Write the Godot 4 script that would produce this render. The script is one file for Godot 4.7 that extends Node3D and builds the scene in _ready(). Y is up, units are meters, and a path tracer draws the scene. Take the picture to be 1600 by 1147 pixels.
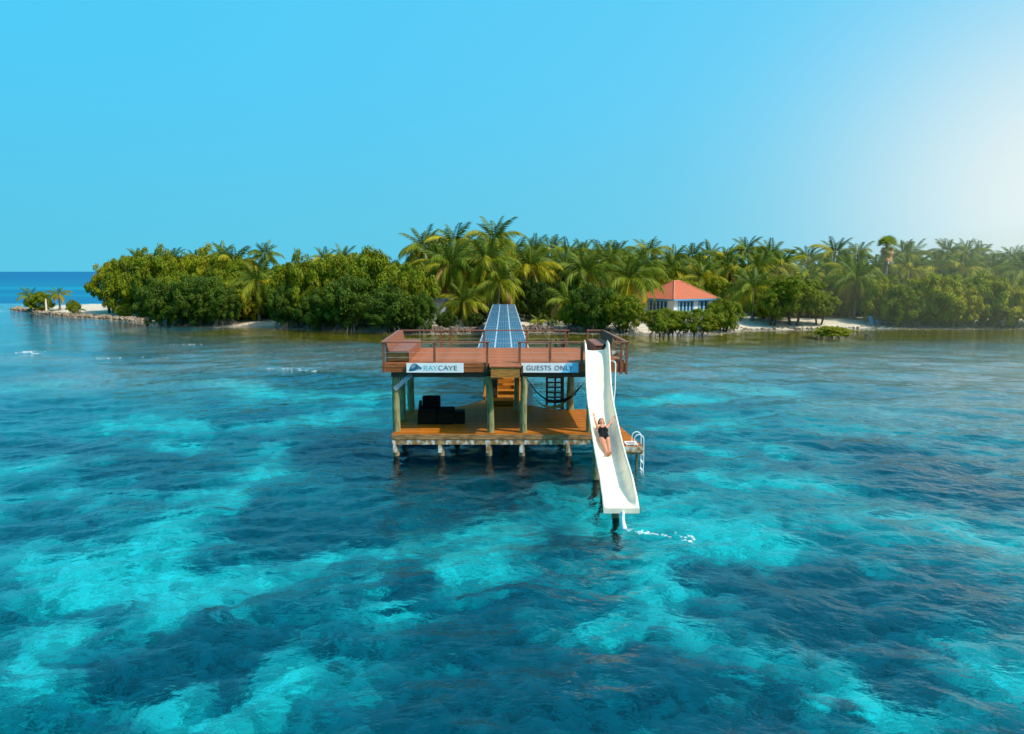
extends Node3D

# ------------------------------------------------------------------ helpers
const EYE := 6.8
var rng := RandomNumberGenerator.new()
var taken := {}
var cube: ArrayMesh

class MB:
	var v := PackedVector3Array()
	var n := PackedVector3Array()
	var c := PackedColorArray()
	var uv := PackedVector2Array()
	var ix := PackedInt32Array()
	var tint := Color.WHITE
	func tri(a: Vector3, b: Vector3, d: Vector3) -> void:
		var m := (d - a).cross(b - a).normalized()
		var k := v.size()
		for p in [a, b, d]:
			v.append(p)
			n.append(m)
			c.append(tint)
			uv.append(Vector2(p.x, p.z))
		ix.append_array([k, k + 1, k + 2])
	func quad(a: Vector3, b: Vector3, d: Vector3, e: Vector3) -> void:  # clockwise seen from the front
		var m := (d - a).cross(b - a).normalized()
		var k := v.size()
		v.append_array([a, b, d, e])
		n.append_array([m, m, m, m])
		c.append_array([tint, tint, tint, tint])
		uv.append_array([Vector2(0, 0), Vector2(1, 0), Vector2(1, 1), Vector2(0, 1)])
		ix.append_array([k, k + 1, k + 2, k, k + 2, k + 3])
	func box(o: Vector3, s: Vector3, r := Basis.IDENTITY) -> void:
		var h := s * 0.5
		var p := []
		for i in 8:
			p.append(o + r * Vector3(h.x if i & 1 else -h.x, h.y if i & 2 else -h.y, h.z if i & 4 else -h.z))
		quad(p[4], p[6], p[7], p[5])
		quad(p[1], p[3], p[2], p[0])
		quad(p[5], p[7], p[3], p[1])
		quad(p[0], p[2], p[6], p[4])
		quad(p[6], p[2], p[3], p[7])
		quad(p[0], p[4], p[5], p[1])
	func tube(path: Array, radii: Array, sides := 8, caps := true) -> void:
		var first := v.size()
		var up := Vector3(0.31, 0.93, 0.17)
		for i in path.size():
			var t: Vector3 = (path[mini(i + 1, path.size() - 1)] - path[maxi(i - 1, 0)]).normalized()
			var a := t.cross(up)
			if a.length() < 0.1:
				a = t.cross(Vector3(1, 0.1, 0.05))
			a = a.normalized()
			var b := t.cross(a).normalized()
			for s in sides + 1:
				var w := TAU * s / sides
				var d := a * cos(w) + b * sin(w)
				v.append(path[i] + d * float(radii[i]))
				n.append(d)
				c.append(tint)
				uv.append(Vector2(float(s) / sides, i))
		for i in path.size() - 1:
			for s in sides:
				var k := first + i * (sides + 1) + s
				var l := k + sides + 1
				ix.append_array([k, l, k + 1, k + 1, l, l + 1])
		if caps:
			for e in [0, path.size() - 1]:
				var at: int = first + e * (sides + 1)
				var k := v.size()
				var m: Vector3 = (path[0] - path[1]).normalized() if e == 0 else (path[e] - path[e - 1]).normalized()
				for s in sides + 1:
					v.append(v[at + s])
					n.append(m)
					c.append(tint)
					uv.append(Vector2.ZERO)
				for s in range(1, sides - 1):
					if e == 0:
						ix.append_array([k, k + s, k + s + 1])
					else:
						ix.append_array([k, k + s + 1, k + s])
	func mesh(colors := false) -> ArrayMesh:
		var a := []
		a.resize(Mesh.ARRAY_MAX)
		a[Mesh.ARRAY_VERTEX] = v
		a[Mesh.ARRAY_NORMAL] = n
		a[Mesh.ARRAY_TEX_UV] = uv
		if colors:
			a[Mesh.ARRAY_COLOR] = c
		a[Mesh.ARRAY_INDEX] = ix
		var m := ArrayMesh.new()
		m.add_surface_from_arrays(Mesh.PRIMITIVE_TRIANGLES, a)
		return m

func P(x: float, h: float, d: float) -> Vector3:  # right, up, metres ahead
	return Vector3(x, h, -d)

func numbered(called: String) -> String:
	var k: int = taken.get(called, 0)
	taken[called] = k + 1
	return called if k == 0 else "%s_%03d" % [called, k]

func tag(o: Node3D, label: String, category: String, group := "") -> Node3D:
	o.set_meta("label", label)
	o.set_meta("category", category)
	if group:
		o.set_meta("group", group)
	return o

func thing(called: String, label: String, category: String, at: Vector3, turn := 0.0, group := "") -> Node3D:
	var o := Node3D.new()
	o.name = numbered(called)
	add_child(o, true)
	o.position = at
	o.rotation.y = turn
	return tag(o, label, category, group)

# a mesh given in world coordinates (offset = the thing's base) becomes a part of parent
func part(called: String, m: Mesh, mat: Material, parent: Node3D) -> MeshInstance3D:
	var o := MeshInstance3D.new()
	o.name = called
	o.mesh = m
	o.material_override = mat
	parent.add_child(o, true)
	if parent != self:
		o.global_transform = Transform3D.IDENTITY
	return o

func lpart(called: String, m: Mesh, mat: Material, parent: Node3D, xf := Transform3D.IDENTITY) -> MeshInstance3D:  # in the parent's own axes
	var o := MeshInstance3D.new()
	o.name = called
	o.mesh = m
	o.material_override = mat
	parent.add_child(o, true)
	o.transform = xf
	return o

func slab(called: String, at: Vector3, size: Vector3, mat: Material, parent: Node3D, r := Basis.IDENTITY) -> MeshInstance3D:  # a box, in world coordinates
	var o := MeshInstance3D.new()
	o.name = called
	o.mesh = cube
	o.material_override = mat
	parent.add_child(o, true)
	o.global_transform = Transform3D(r * Basis.from_scale(size), at)
	return o

func struct(called: String, m: Mesh, mat: Material, kind := "structure") -> MeshInstance3D:
	var o := part(numbered(called), m, mat, self)
	o.set_meta("kind", kind)
	return o

func ramp(lo: float, hi: float, mid := -1.0) -> Gradient:
	var g := Gradient.new()
	g.set_color(0, Color(lo, lo, lo))
	g.set_color(1, Color(hi, hi, hi))
	if mid >= 0.0:
		g.add_point(0.5, Color(mid, mid, mid))
	return g

func ntex(freq: float, s: int, g: Gradient, side := 256, octaves := 4) -> NoiseTexture2D:
	var f := FastNoiseLite.new()
	f.seed = s
	f.noise_type = FastNoiseLite.TYPE_SIMPLEX_SMOOTH
	f.frequency = freq
	f.fractal_octaves = octaves
	var t := NoiseTexture2D.new()
	t.width = side
	t.height = side
	t.seamless = true
	t.noise = f
	t.color_ramp = g
	return t

func mkmat(r: float, g: float, b: float, rough := 0.7, tex: Texture2D = null, sc := Vector3.ONE) -> StandardMaterial3D:
	var m := StandardMaterial3D.new()
	m.albedo_color = Color(r, g, b).linear_to_srgb()
	m.roughness = rough
	if tex:
		m.albedo_texture = tex
		m.uv1_triplanar = true
		m.uv1_world_triplanar = true
		m.uv1_scale = sc
	return m

func noise(freq: float, s: int, octaves := 3, kind := FastNoiseLite.TYPE_SIMPLEX_SMOOTH) -> FastNoiseLite:
	var f := FastNoiseLite.new()
	f.seed = s
	f.noise_type = kind
	f.frequency = freq
	f.fractal_octaves = octaves
	return f

# ------------------------------------------------------------------ scene
func _ready() -> void:
	rng.seed = 7
	var cb := MB.new()
	cb.box(Vector3.ZERO, Vector3.ONE)
	cube = cb.mesh()
	make_camera_and_light()
	make_materials()
	make_water()
	make_island()
	make_platform()
	make_slide()
	make_furniture()
	make_walkway()
	make_person()
	make_plants()
	make_houses()
	make_small_things()
	make_haze()

func sky_color(d: Vector3) -> Color:
	var el := rad_to_deg(asin(clampf(d.y, -1, 1)))
	var az := rad_to_deg(atan2(d.x, -d.z))  # 0 ahead, 90 to the right
	var e := maxf(el, 0.0)
	var low := Color(0.100, 0.570, 0.800)
	var mid := Color(0.075, 0.590, 0.930)
	var top := Color(0.040, 0.330, 0.720)
	var c := low.lerp(mid, smoothstep(0.0, 16.0, e)).lerp(top, smoothstep(18.0, 85.0, e))
	# paler towards the sun's side: a wide glow low over the horizon plus an added bright patch round the sun to light the sea floor
	var da := absf(wrapf(az - 42.0, -180, 180))
	var g := exp(-pow(da / 15.0, 2.0) - pow((el - 5.0) / 11.5, 2.0))
	var wide := exp(-pow(da / 50.0, 2.0)) * exp(-pow((el - 5.0) / 26.0, 2.0))
	c = c.lerp(Color(0.93, 0.95, 0.90), clampf(g * 1.02, 0, 1)).lerp(Color(0.55, 0.86, 0.97), wide * 0.17)
	var sun := Vector3(0.72, 1.0, 0.36).normalized()
	var s := rad_to_deg(acos(clampf(d.dot(sun), -1, 1)))
	var a := exp(-pow(s / 17.0, 2.0)) * 5.0 + exp(-pow(s / 30.0, 2.0)) * 0.6
	return Color(c.r + a * 0.98, c.g + a, c.b + a * 0.96)

func make_camera_and_light() -> void:
	var cam := Camera3D.new()
	cam.name = "camera"
	cam.projection = Camera3D.PROJECTION_FRUSTUM
	cam.near = 0.5
	cam.far = 9000.0
	cam.size = 2.0 * 0.5 * 573.5 / 1110.0
	cam.frustum_offset = Vector2(32.0 / 1110.0 * 0.5, 0.0)
	cam.position = Vector3(0, EYE, 0)
	cam.rotation.x = -deg_to_rad(7.7)
	add_child(cam)
	cam.current = true

	var w := 512
	var h := 256
	var im := Image.create(w, h, false, Image.FORMAT_RGBF)
	for y in h:
		var t := PI * (y + 0.5) / h
		for x in w:
			var a := TAU * (x + 0.5) / w
			im.set_pixel(x, y, sky_color(Vector3(sin(a) * sin(t), cos(t), -cos(a) * sin(t))))
	var pm := PanoramaSkyMaterial.new()
	pm.panorama = ImageTexture.create_from_image(im)
	var sk := Sky.new()
	sk.sky_material = pm
	var env := Environment.new()
	env.background_mode = Environment.BG_SKY
	env.sky = sk
	env.tonemap_mode = Environment.TONE_MAPPER_LINEAR
	env.tonemap_exposure = 1.0
	env.volumetric_fog_enabled = true
	env.volumetric_fog_density = 0.0
	env.sdfgi_enabled = true
	env.ssao_enabled = true
	env.ssil_enabled = true
	var we := WorldEnvironment.new()
	we.name = "environment"
	we.environment = env
	add_child(we)

	var sun := DirectionalLight3D.new()
	sun.name = "sun"
	sun.light_energy = 1.5
	sun.light_color = Color(1.0, 0.965, 0.90)
	sun.light_angular_distance = 0.5
	sun.shadow_enabled = true
	add_child(sun)
	sun.look_at_from_position(Vector3(0.72, 1.0, 0.36) * 50.0, Vector3.ZERO)

var M := {}

func make_materials() -> void:
	var grain := ntex(0.02, 11, ramp(0.55, 1.0, 0.86), 256, 5)
	var blotch := ntex(0.012, 12, ramp(0.45, 1.0, 0.8), 256, 5)
	M.grain = grain
	M.blotch = blotch
	for i in 4:
		var k: float = [1.0, 0.88, 1.10, 0.95][i]
		M["up%d" % i] = mkmat(0.50 * k, 0.155 * k, 0.055 * k, 0.55, grain, Vector3(0.35, 5, 4))
		M["up%d" % i].metallic_specular = 0.25
		M["low%d" % i] = mkmat(0.55 * k, 0.170 * k, 0.017 * k, 0.55, grain, Vector3(0.35, 5, 4))
		M["low%d" % i].metallic_specular = 0.15
	M.wood_x = mkmat(0.36, 0.115, 0.050, 0.5, grain, Vector3(0.35, 5, 4))
	M.wood_y = mkmat(0.33, 0.105, 0.045, 0.5, grain, Vector3(5, 0.4, 5))
	M.wood_z = mkmat(0.36, 0.115, 0.050, 0.5, grain, Vector3(5, 5, 0.35))
	M.ochre_x = mkmat(0.56, 0.225, 0.035, 0.5, grain, Vector3(0.35, 5, 4))
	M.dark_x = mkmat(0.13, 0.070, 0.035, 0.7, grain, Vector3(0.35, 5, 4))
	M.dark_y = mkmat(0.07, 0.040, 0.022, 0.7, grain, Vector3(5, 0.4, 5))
	M.old_x = mkmat(0.50, 0.255, 0.090, 0.7, blotch, Vector3(0.5, 3, 3))
	var rust := ntex(0.018, 21, Gradient.new(), 256, 4)
	rust.color_ramp.set_color(0, Color(0.50, 0.33, 0.16))
	rust.color_ramp.set_color(1, Color(0.95, 0.93, 0.90))
	rust.color_ramp.add_point(0.36, Color(0.68, 0.52, 0.33))
	rust.color_ramp.add_point(0.62, Color(0.86, 0.83, 0.79))
	M.white_old = mkmat(0.80, 0.80, 0.80, 0.7, rust, Vector3(0.7, 0.5, 0.7))
	M.log = mkmat(0.40, 0.36, 0.14, 0.8, blotch, Vector3(3, 0.5, 3))
	M.pile = mkmat(0.36, 0.26, 0.13, 0.8, blotch, Vector3(3, 1.2, 3))
	M.weedy = mkmat(0.022, 0.028, 0.016, 0.8, blotch, Vector3(3, 1.2, 3))
	M.grey_board = mkmat(0.50, 0.52, 0.58, 0.6, grain, Vector3(3, 3, 3))
	M.suit = mkmat(0.009, 0.009, 0.009, 0.6)
	M.suit.metallic_specular = 0.2
	M.white = mkmat(0.80, 0.80, 0.79, 0.35)
	M.steel = mkmat(0.62, 0.62, 0.64, 0.3)
	M.steel.metallic = 0.85
	M.cable = mkmat(0.45, 0.45, 0.46, 0.4)
	M.chute = mkmat(0.90, 0.80, 0.61, 0.35, ntex(0.01, 31, ramp(0.90, 1.0), 256, 4), Vector3(0.8, 0.8, 0.8))
	M.black = mkmat(0.012, 0.012, 0.012, 0.6)
	M.wicker = mkmat(0.016, 0.011, 0.008, 0.8)
	M.cushion = mkmat(0.012, 0.010, 0.010, 0.9)
	for k in ["wicker", "cushion", "black"]:
		M[k].metallic_specular = 0.12

# ------------------------------------------------------------------ sea
var wave_a: FastNoiseLite
var wave_b: FastNoiseLite
var wave_c: FastNoiseLite

func wave(x: float, d: float) -> float:
	var k := 1.0 - 0.75 * smoothstep(42.0, 72.0, d) + 0.5 * smoothstep(110.0, 200.0, d)
	var u := x * 0.94 + d * 0.34
	var w := d * 0.94 - x * 0.34
	var a := wave_a.get_noise_2d(u * 0.55, w)
	var b := wave_b.get_noise_2d(u * 0.6, w)
	var c := wave_c.get_noise_2d(u * 0.75 + 40.0, w)
	return k * (0.15 * a + 0.085 * (0.45 - absf(b) * 1.5) + 0.050 * (0.4 - absf(c) * 1.4))

func axis(fine: float, from: float, to: float, grow: float, most: float) -> PackedFloat32Array:
	var out := PackedFloat32Array()
	var x := from
	var s := fine
	while x < most:
		out.append(x)
		if x >= to:
			s *= grow
		x += s
	out.append(most)
	return out

func sheet(xs: PackedFloat32Array, ds: PackedFloat32Array, hs: PackedFloat32Array, cs: PackedColorArray) -> ArrayMesh:
	var w := xs.size()
	var v := PackedVector3Array()
	var n := PackedVector3Array()
	var uv := PackedVector2Array()
	var ix := PackedInt32Array()
	v.resize(hs.size())
	n.resize(hs.size())
	uv.resize(hs.size())
	for j in ds.size():
		for i in w:
			var k := j * w + i
			v[k] = Vector3(xs[i], hs[k], -ds[j])
			uv[k] = Vector2(xs[i], ds[j])
			var i0 := maxi(i - 1, 0)
			var i1 := mini(i + 1, w - 1)
			var j0 := maxi(j - 1, 0)
			var j1 := mini(j + 1, ds.size() - 1)
			var gx := (hs[j * w + i1] - hs[j * w + i0]) / (xs[i1] - xs[i0])
			var gd := (hs[j1 * w + i] - hs[j0 * w + i]) / (ds[j1] - ds[j0])
			n[k] = Vector3(-gx, 1, gd).normalized()
	ix.resize((w - 1) * (ds.size() - 1) * 6)
	var t := 0
	for j in ds.size() - 1:
		for i in w - 1:
			var k := j * w + i
			for o in [k, k + w, k + 1, k + 1, k + w, k + w + 1]:
				ix[t] = o
				t += 1
	var a := []
	a.resize(Mesh.ARRAY_MAX)
	a[Mesh.ARRAY_VERTEX] = v
	a[Mesh.ARRAY_NORMAL] = n
	a[Mesh.ARRAY_TEX_UV] = uv
	if cs.size():
		a[Mesh.ARRAY_COLOR] = cs
	a[Mesh.ARRAY_INDEX] = ix
	var m := ArrayMesh.new()
	m.add_surface_from_arrays(Mesh.PRIMITIVE_TRIANGLES, a)
	return m

func seg_dist(x: float, d: float, s: Array) -> float:
	var a := Vector2(s[0], s[1])
	var b := Vector2(s[2], s[3])
	return Vector2(x, d).distance_to(Geometry2D.get_closest_point_to_segment(Vector2(x, d), a, b)) / float(s[4])

# strips of pale sand and beds of dark weed, with the platform's shade painted in, on the sea floor: x, distance, x, distance, half width
const SAND_NEAR := [
	[-11.8, 17.6, -9.4, 16.9, 0.9], [-9.4, 16.9, -6.7, 16.0, 0.9], [-9.5, 17.7, -9.1, 20.3, 0.7], [-9.1, 20.3, -9.1, 22.9, 0.8], [-6.7, 16.0, -5.0, 17.8, 0.7], [-5.0, 17.8, -4.0, 18.5, 0.6], [-4.0, 18.5, -2.7, 19.0, 0.7], [-2.7, 19.0, -1.2, 18.3, 0.7],
	[-1.2, 18.3, -0.4, 17.6, 0.6], [-1.2, 18.3, 0.4, 19.7, 0.5], [0.4, 19.7, 1.8, 21.5, 0.6], [-2.3, 16.1, -1.5, 15.3, 0.4], [-9.9, 13.8, -8.4, 13.3, 0.4], [-4.8, 12.5, -4.2, 13.2, 0.4], [-5.5, 11.4, -4.9, 11.8, 0.35]]
const SAND_LEFT := [
	[-8.5, 25.0, -9.1, 30.0, 0.6], [-9.9, 22.9, -9.0, 24.0, 0.6], [-18.0, 25.3, -16.8, 27.2, 0.7], [-15.7, 22.1, -14.9, 23.9, 0.6], [-13.2, 23.0, -11.6, 23.5, 0.5], [-18.8, 33.9, -16.1, 33.5, 0.7], [-17.4, 35.0, -13.9, 32.3, 0.7], [-10.4, 33.4, -7.0, 36.7, 0.9],
	[-14.3, 29.5, -12.8, 29.4, 0.6], [-17.4, 44.7, -10.5, 39.9, 1.0], [-10.6, 40.3, -5.8, 41.0, 1.0], [-29.6, 43.0, -27.3, 44.5, 0.9]]
const SAND_RIGHT := [
	[2.0, 23.3, 2.7, 21.0, 1.0], [4.5, 22.3, 6.4, 22.0, 1.5], [4.6, 20.6, 6.2, 20.4, 1.2], [6.8, 25.2, 9.9, 24.7, 0.5], [9.9, 24.7, 11.2, 24.2, 0.5], [6.3, 21.4, 7.0, 19.0, 1.2], [6.5, 18.1, 6.9, 17.5, 0.5], [2.7, 15.6, 3.3, 16.2, 0.4], [2.7, 14.5, 4.4, 14.1, 0.6], [5.8, 12.0, 6.9, 12.3, 0.7],
	[6.3, 11.7, 7.0, 11.4, 0.5], [9.8, 13.6, 10.2, 12.6, 0.8], [13.5, 19.6, 14.8, 18.7, 0.5], [11.2, 20.9, 12.6, 20.6, 0.4], [15.2, 43.5, 17.2, 42.1, 0.8], [7.4, 32.1, 11.2, 33.6, 0.6], [8.0, 29.8, 8.9, 28.9, 0.5], [10.7, 29.7, 11.6, 28.9, 0.4], [8.2, 38.4, 11.1, 40.3, 0.9], [4.2, 17.1, 5.0, 18.2, 0.5]]
const WEED_AND_SHADE := [
	[0.3, 15.1, -0.9, 13.9, 0.8], [2.8, 12.3, 4.9, 11.7, 0.9], [-0.8, 12.2, 1.5, 11.9, 0.8], [-1.9, 17.0, -1.3, 16.9, 0.3], [-6.3, 13.8, -5.6, 13.4, 0.7], [-3.2, 27.1, -0.2, 24.0, 1.4], [-7.4, 21.4, -3.9, 19.9, 0.9], [6.6, 17.0, 9.7, 16.2, 0.9], [-7.2, 28.9, -4.1, 30.0, 1.0],
	[-18.9, 29.8, -12.5, 26.1, 0.8], [8.5, 14.0, 7.7, 15.1, 0.7], [16.2, 28.8, 16.1, 23.7, 1.4], [1.0, 14.5, 1.3, 12.8, 0.7], [-2.6, 29.0, 3.2, 29.0, 2.4], [-3.0, 26.2, 2.6, 26.0, 1.0]]  # the beds under and just before the platform are its painted shade

func shore(x: float) -> float:  # distance of the near waterline of the island
	var pts := [[-95, 150], [-85, 126.5], [-67, 109.5], [-50, 98.5], [-43, 90.5], [-25, 86], [-17, 82], [-6, 79], [0, 80], [5, 80.5], [10, 79.5], [16, 77], [24, 77.5], [29, 82.5], [40, 83.5], [48, 85], [64, 85], [90, 88], [120, 95], [140, 110]]
	for i in pts.size() - 1:
		if x < pts[i + 1][0]:
			return lerpf(pts[i][1], pts[i + 1][1], clampf((x - pts[i][0]) / float(pts[i + 1][0] - pts[i][0]), 0, 1))
	return 110.0

func make_water() -> void:
	wave_a = noise(0.22, 101, 2)
	wave_b = noise(0.42, 102, 2)
	wave_c = noise(1.0, 103, 3)
	# the sheet of water: one grid, finer where one looks down on it
	var half := axis(0.17, 0.0, 16.0, 1.035, 4500.0)
	var xs := PackedFloat32Array()
	for i in range(half.size() - 1, 0, -1):
		xs.append(-half[i])
	xs.append_array(half)
	var ds := axis(0.13, 5.0, 30.0, 1.018, 7000.0)
	ds.insert(0, -40.0)
	ds.insert(0, -400.0)
	var hs := PackedFloat32Array()
	hs.resize(xs.size() * ds.size())
	for j in ds.size():
		var gap := ds[mini(j + 1, ds.size() - 1)] - ds[j]
		for i in xs.size():
			var gx := xs[mini(i + 1, xs.size() - 1)] - xs[i]
			var keep := 1.0 - smoothstep(0.9, 3.0, maxf(gap, gx))
			hs[j * xs.size() + i] = wave(xs[i], ds[j]) * keep if keep > 0.0 else 0.0
	var wm := StandardMaterial3D.new()
	wm.resource_name = "water"
	wm.albedo_color = Color(1, 1, 1, 0.0)
	wm.roughness = 0.03
	wm.refraction_enabled = true
	wm.refraction_scale = 0.033
	wm.normal_enabled = true
	var rip := NoiseTexture2D.new()
	rip.width = 1024
	rip.height = 1024
	rip.seamless = true
	rip.as_normal_map = true
	rip.bump_strength = 4.0
	var rn := noise(0.034, 105, 4)
	rip.noise = rn
	wm.normal_texture = rip
	wm.normal_scale = 0.42
	wm.uv1_scale = Vector3(0.085, 0.125, 1)
	wm.uv1_offset = Vector3(0.3, 0.1, 0)
	wm.metallic_specular = 0.25
	var cut := 0
	while ds[cut] < 150.0:
		cut += 1
	struct("water", sheet(xs, ds.slice(0, cut + 1), hs.slice(0, (cut + 1) * xs.size()), PackedColorArray()), wm)
	# the open sea beyond, too far and too steeply seen to look into
	var outer := ds.slice(cut)
	var fh := PackedFloat32Array()
	var fc := PackedColorArray()
	var band := noise(0.012, 106, 3)
	for d in outer:
		for x in xs:
			fh.append(0.0)
			var q := band.get_noise_2d(x * 0.25, d)
			var c := Color(0.002, 0.105, 0.22).lerp(Color(0.005, 0.26, 0.33), clampf(0.1 + q * 2.0, 0, 1) * 0.5 * (1.0 - smoothstep(250.0, 420.0, d)))
			fc.append(c.lerp(Color(0.001, 0.075, 0.20), smoothstep(300.0, 900.0, d)))
	var om := mkmat(1, 1, 1, 0.35)
	om.metallic_specular = 0.15
	om.vertex_color_use_as_albedo = true
	struct("open_sea", sheet(xs, outer, fh, fc), om)

	# the sea floor
	half = axis(0.22, 0.0, 18.0, 1.06, 4500.0)
	xs = PackedFloat32Array()
	for i in range(half.size() - 1, 0, -1):
		xs.append(-half[i])
	xs.append_array(half)
	ds = axis(0.20, 7.0, 40.0, 1.022, 7000.0)
	ds.insert(0, -40.0)
	ds.insert(0, -400.0)
	var nl := noise(0.085, 201, 4)
	var nm := noise(0.30, 202, 4)
	var nf := noise(1.1, 203, 3)
	var wx := noise(0.35, 204, 3)
	var wy := noise(0.35, 205, 3)
	hs = PackedFloat32Array()
	hs.resize(xs.size() * ds.size())
	var cs := PackedColorArray()
	cs.resize(hs.size())
	var reef := Color(0.002, 0.178, 0.245)
	var between := Color(0.006, 0.40, 0.455)
	var weed := Color(0.002, 0.066, 0.120)  # tone of the weed and of the platform's painted shade
	var sand := Color(0.020, 0.84, 0.88)
	for j in ds.size():
		var d := ds[j]
		for i in xs.size():
			var x := xs[i]
			var k := j * xs.size() + i
			var ux := x + wx.get_noise_2d(x, d) * 1.5
			var ud := d + wy.get_noise_2d(x, d) * 1.5
			var s := 0.0
			var b := 0.0
			if absf(x) < 34.0 and d < 50.0:
				for list in [SAND_NEAR, SAND_LEFT, SAND_RIGHT]:
					for g in list:
						if absf(x - g[0]) < 12.0 and absf(d - g[1]) < 10.0:
							s = maxf(s, exp(-0.5 * pow(seg_dist(ux, ud, g), 2.0)))
				for g in WEED_AND_SHADE:
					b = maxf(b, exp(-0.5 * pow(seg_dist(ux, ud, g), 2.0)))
			var l := nl.get_noise_2d(x * 0.7, d)
			var m := nm.get_noise_2d(x * 0.7, d)
			var f := nf.get_noise_2d(x * 0.7, d)
			var far := smoothstep(30.0, 44.0, d)
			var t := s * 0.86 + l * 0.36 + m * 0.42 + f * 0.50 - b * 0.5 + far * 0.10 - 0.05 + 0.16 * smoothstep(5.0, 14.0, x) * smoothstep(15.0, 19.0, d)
			var c := reef.lerp(between, smoothstep(-0.12, 0.45, t)).lerp(sand, smoothstep(0.30, 1.05, t))
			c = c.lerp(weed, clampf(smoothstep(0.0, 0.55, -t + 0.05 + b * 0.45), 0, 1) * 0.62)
			# the shallow flat before the island: pale rubble, then olive along the shore, the trees' reflection painted into the bed
			var sh := shore(x)
			var flat := smoothstep(40.0 - 14.0 * smoothstep(8.0, 30.0, x), 56.0 - 8.0 * smoothstep(8.0, 30.0, x), d + l * 12.0) * (1.0 - smoothstep(sh + 20.0, sh + 60.0, d)) * smoothstep(-50.0, -22.0, x + l * 20.0)  # comes nearer on the right to paint in the bright haze
			var rub := Color(0.17, 0.43, 0.45).lerp(Color(0.36, 0.36, 0.34), clampf(0.5 + m * 1.2 + f * 0.8, 0, 1))
			c = c.lerp(rub, flat * 0.85)
			var oli := smoothstep(sh - 20.0 + l * 14.0, sh - 8.0 + m * 5.0, d) * smoothstep(-44.0, -26.0, x + l * 12.0)
			c = c.lerp(Color(0.17, 0.17, 0.008).lerp(Color(0.36, 0.30, 0.035), clampf(0.4 + m + f, 0, 1)), oli)
			var open := smoothstep(-30.0, -75.0, x) * smoothstep(60.0, 100.0, d)
			c = c.lerp(Color(0.004, 0.17, 0.33).lerp(Color(0.01, 0.45, 0.50), clampf(0.25 + l * 1.4, 0, 1) * 0.6), maxf(open, smoothstep(150.0, 220.0, d)))
			c = c.lerp(Color(0.003, 0.09, 0.26), smoothstep(250.0, 700.0, d))
			cs[k] = c
			var deep := -2.3 + 0.25 * l + 0.12 * m + 0.25 * s
			deep = lerpf(deep, -1.5 + 0.2 * m, flat)
			hs[k] = lerpf(deep, -0.75 + 0.1 * m, smoothstep(sh - 9.0, sh - 2.0, d) * smoothstep(-92.0, -80.0, x) * (1.0 - smoothstep(140.0, 170.0, x)))
	var bm := mkmat(1, 1, 1, 0.95, ntex(0.02, 210, ramp(0.40, 1.0, 0.82), 512, 6), Vector3(0.21, 0.21, 0.21))
	bm.metallic_specular = 0.0
	bm.vertex_color_use_as_albedo = true
	struct("seabed", sheet(xs, ds, hs, cs), bm)

# ------------------------------------------------------------------ island
var ground_noise: FastNoiseLite

func back_shore(x: float) -> float:
	return lerpf(132.0, 180.0, smoothstep(-88.0, -50.0, x))

func ground(x: float, d: float) -> float:
	var a := minf(d - shore(x), back_shore(x) - d)
	return -0.9 + 0.9 * smoothstep(-3.0, 0.6, a) - 2.6 * smoothstep(-1.0, -5.0, a) + 0.55 * smoothstep(0.4, 7.0, a) + ground_noise.get_noise_2d(x, d) * 0.10

func make_island() -> void:
	ground_noise = noise(0.25, 301, 3)
	var xs := PackedFloat32Array()
	var x := -94.0
	while x < 138.0:
		xs.append(x)
		x += 0.8
	var ds := PackedFloat32Array()
	var d := 72.0
	while d < 190.0:
		ds.append(d)
		d += 0.6 if d < 130.0 else 3.0
	var hs := PackedFloat32Array()
	for e in ds:
		for f in xs:
			hs.append(ground(f, e))
	var m := mkmat(0.62, 0.52, 0.38, 0.95, ntex(0.02, 302, ramp(0.72, 1.0, 0.92), 512, 5), Vector3(0.12, 0.12, 0.12))
	struct("island_ground", sheet(xs, ds, hs, PackedColorArray()), m)

# ------------------------------------------------------------------ the two-storey swimming platform
const UP := 3.5    # upper floor
const LOW := 0.9   # lower floor

func post(called: String, x: float, d: float, h0: float, h1: float, r: float, mat: Material, parent: Node3D, lean := 0.0) -> MeshInstance3D:
	var b := MB.new()
	var path := []
	var radii := []
	for i in 6:
		var t := i / 5.0
		path.append(P(x + lean * (1.0 - t) + 0.012 * sin(t * 5.0 + x * 3.0), lerpf(h0, h1, t), d + 0.01 * cos(t * 4.0 + x)))
		radii.append(r * (1.06 - 0.10 * t + 0.02 * sin(t * 9.0 + d)))
	b.tube(path, radii, 12)
	return part(called, b.mesh(), mat, parent)

func railing(t: Node3D, a: Vector3, b: Vector3, stands: Array, drop := 0.34, cables := 3) -> void:  # a, b: ends of the hand rail; stands: 0..1 along it
	var along := (b - a).normalized()
	var turn := Basis(along, Vector3.UP, along.cross(Vector3.UP).normalized())
	var m := MB.new()
	m.box((a + b) * 0.5, Vector3(a.distance_to(b) + 0.1, 0.045, 0.13), turn)
	var wood: Material = M.wood_x if absf(along.x) > 0.7 else M.wood_z
	var rail := part("railing", m.mesh(), wood, t)
	for s in stands:
		var p := a.lerp(b, s)
		slab("baluster", Vector3(p.x, (p.y - 0.022 + UP - drop) * 0.5, p.z), Vector3(0.085, p.y - 0.022 - UP + drop, 0.085), M.wood_y, rail, turn)
	for i in cables:
		var y := UP + 0.19 * (i + 1)
		var k := MB.new()
		k.tube([Vector3(a.x, y, a.z), Vector3(b.x, y, b.z)], [0.005, 0.005], 5, false)
		part("cable", k.mesh(), M.cable, rail)

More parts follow.
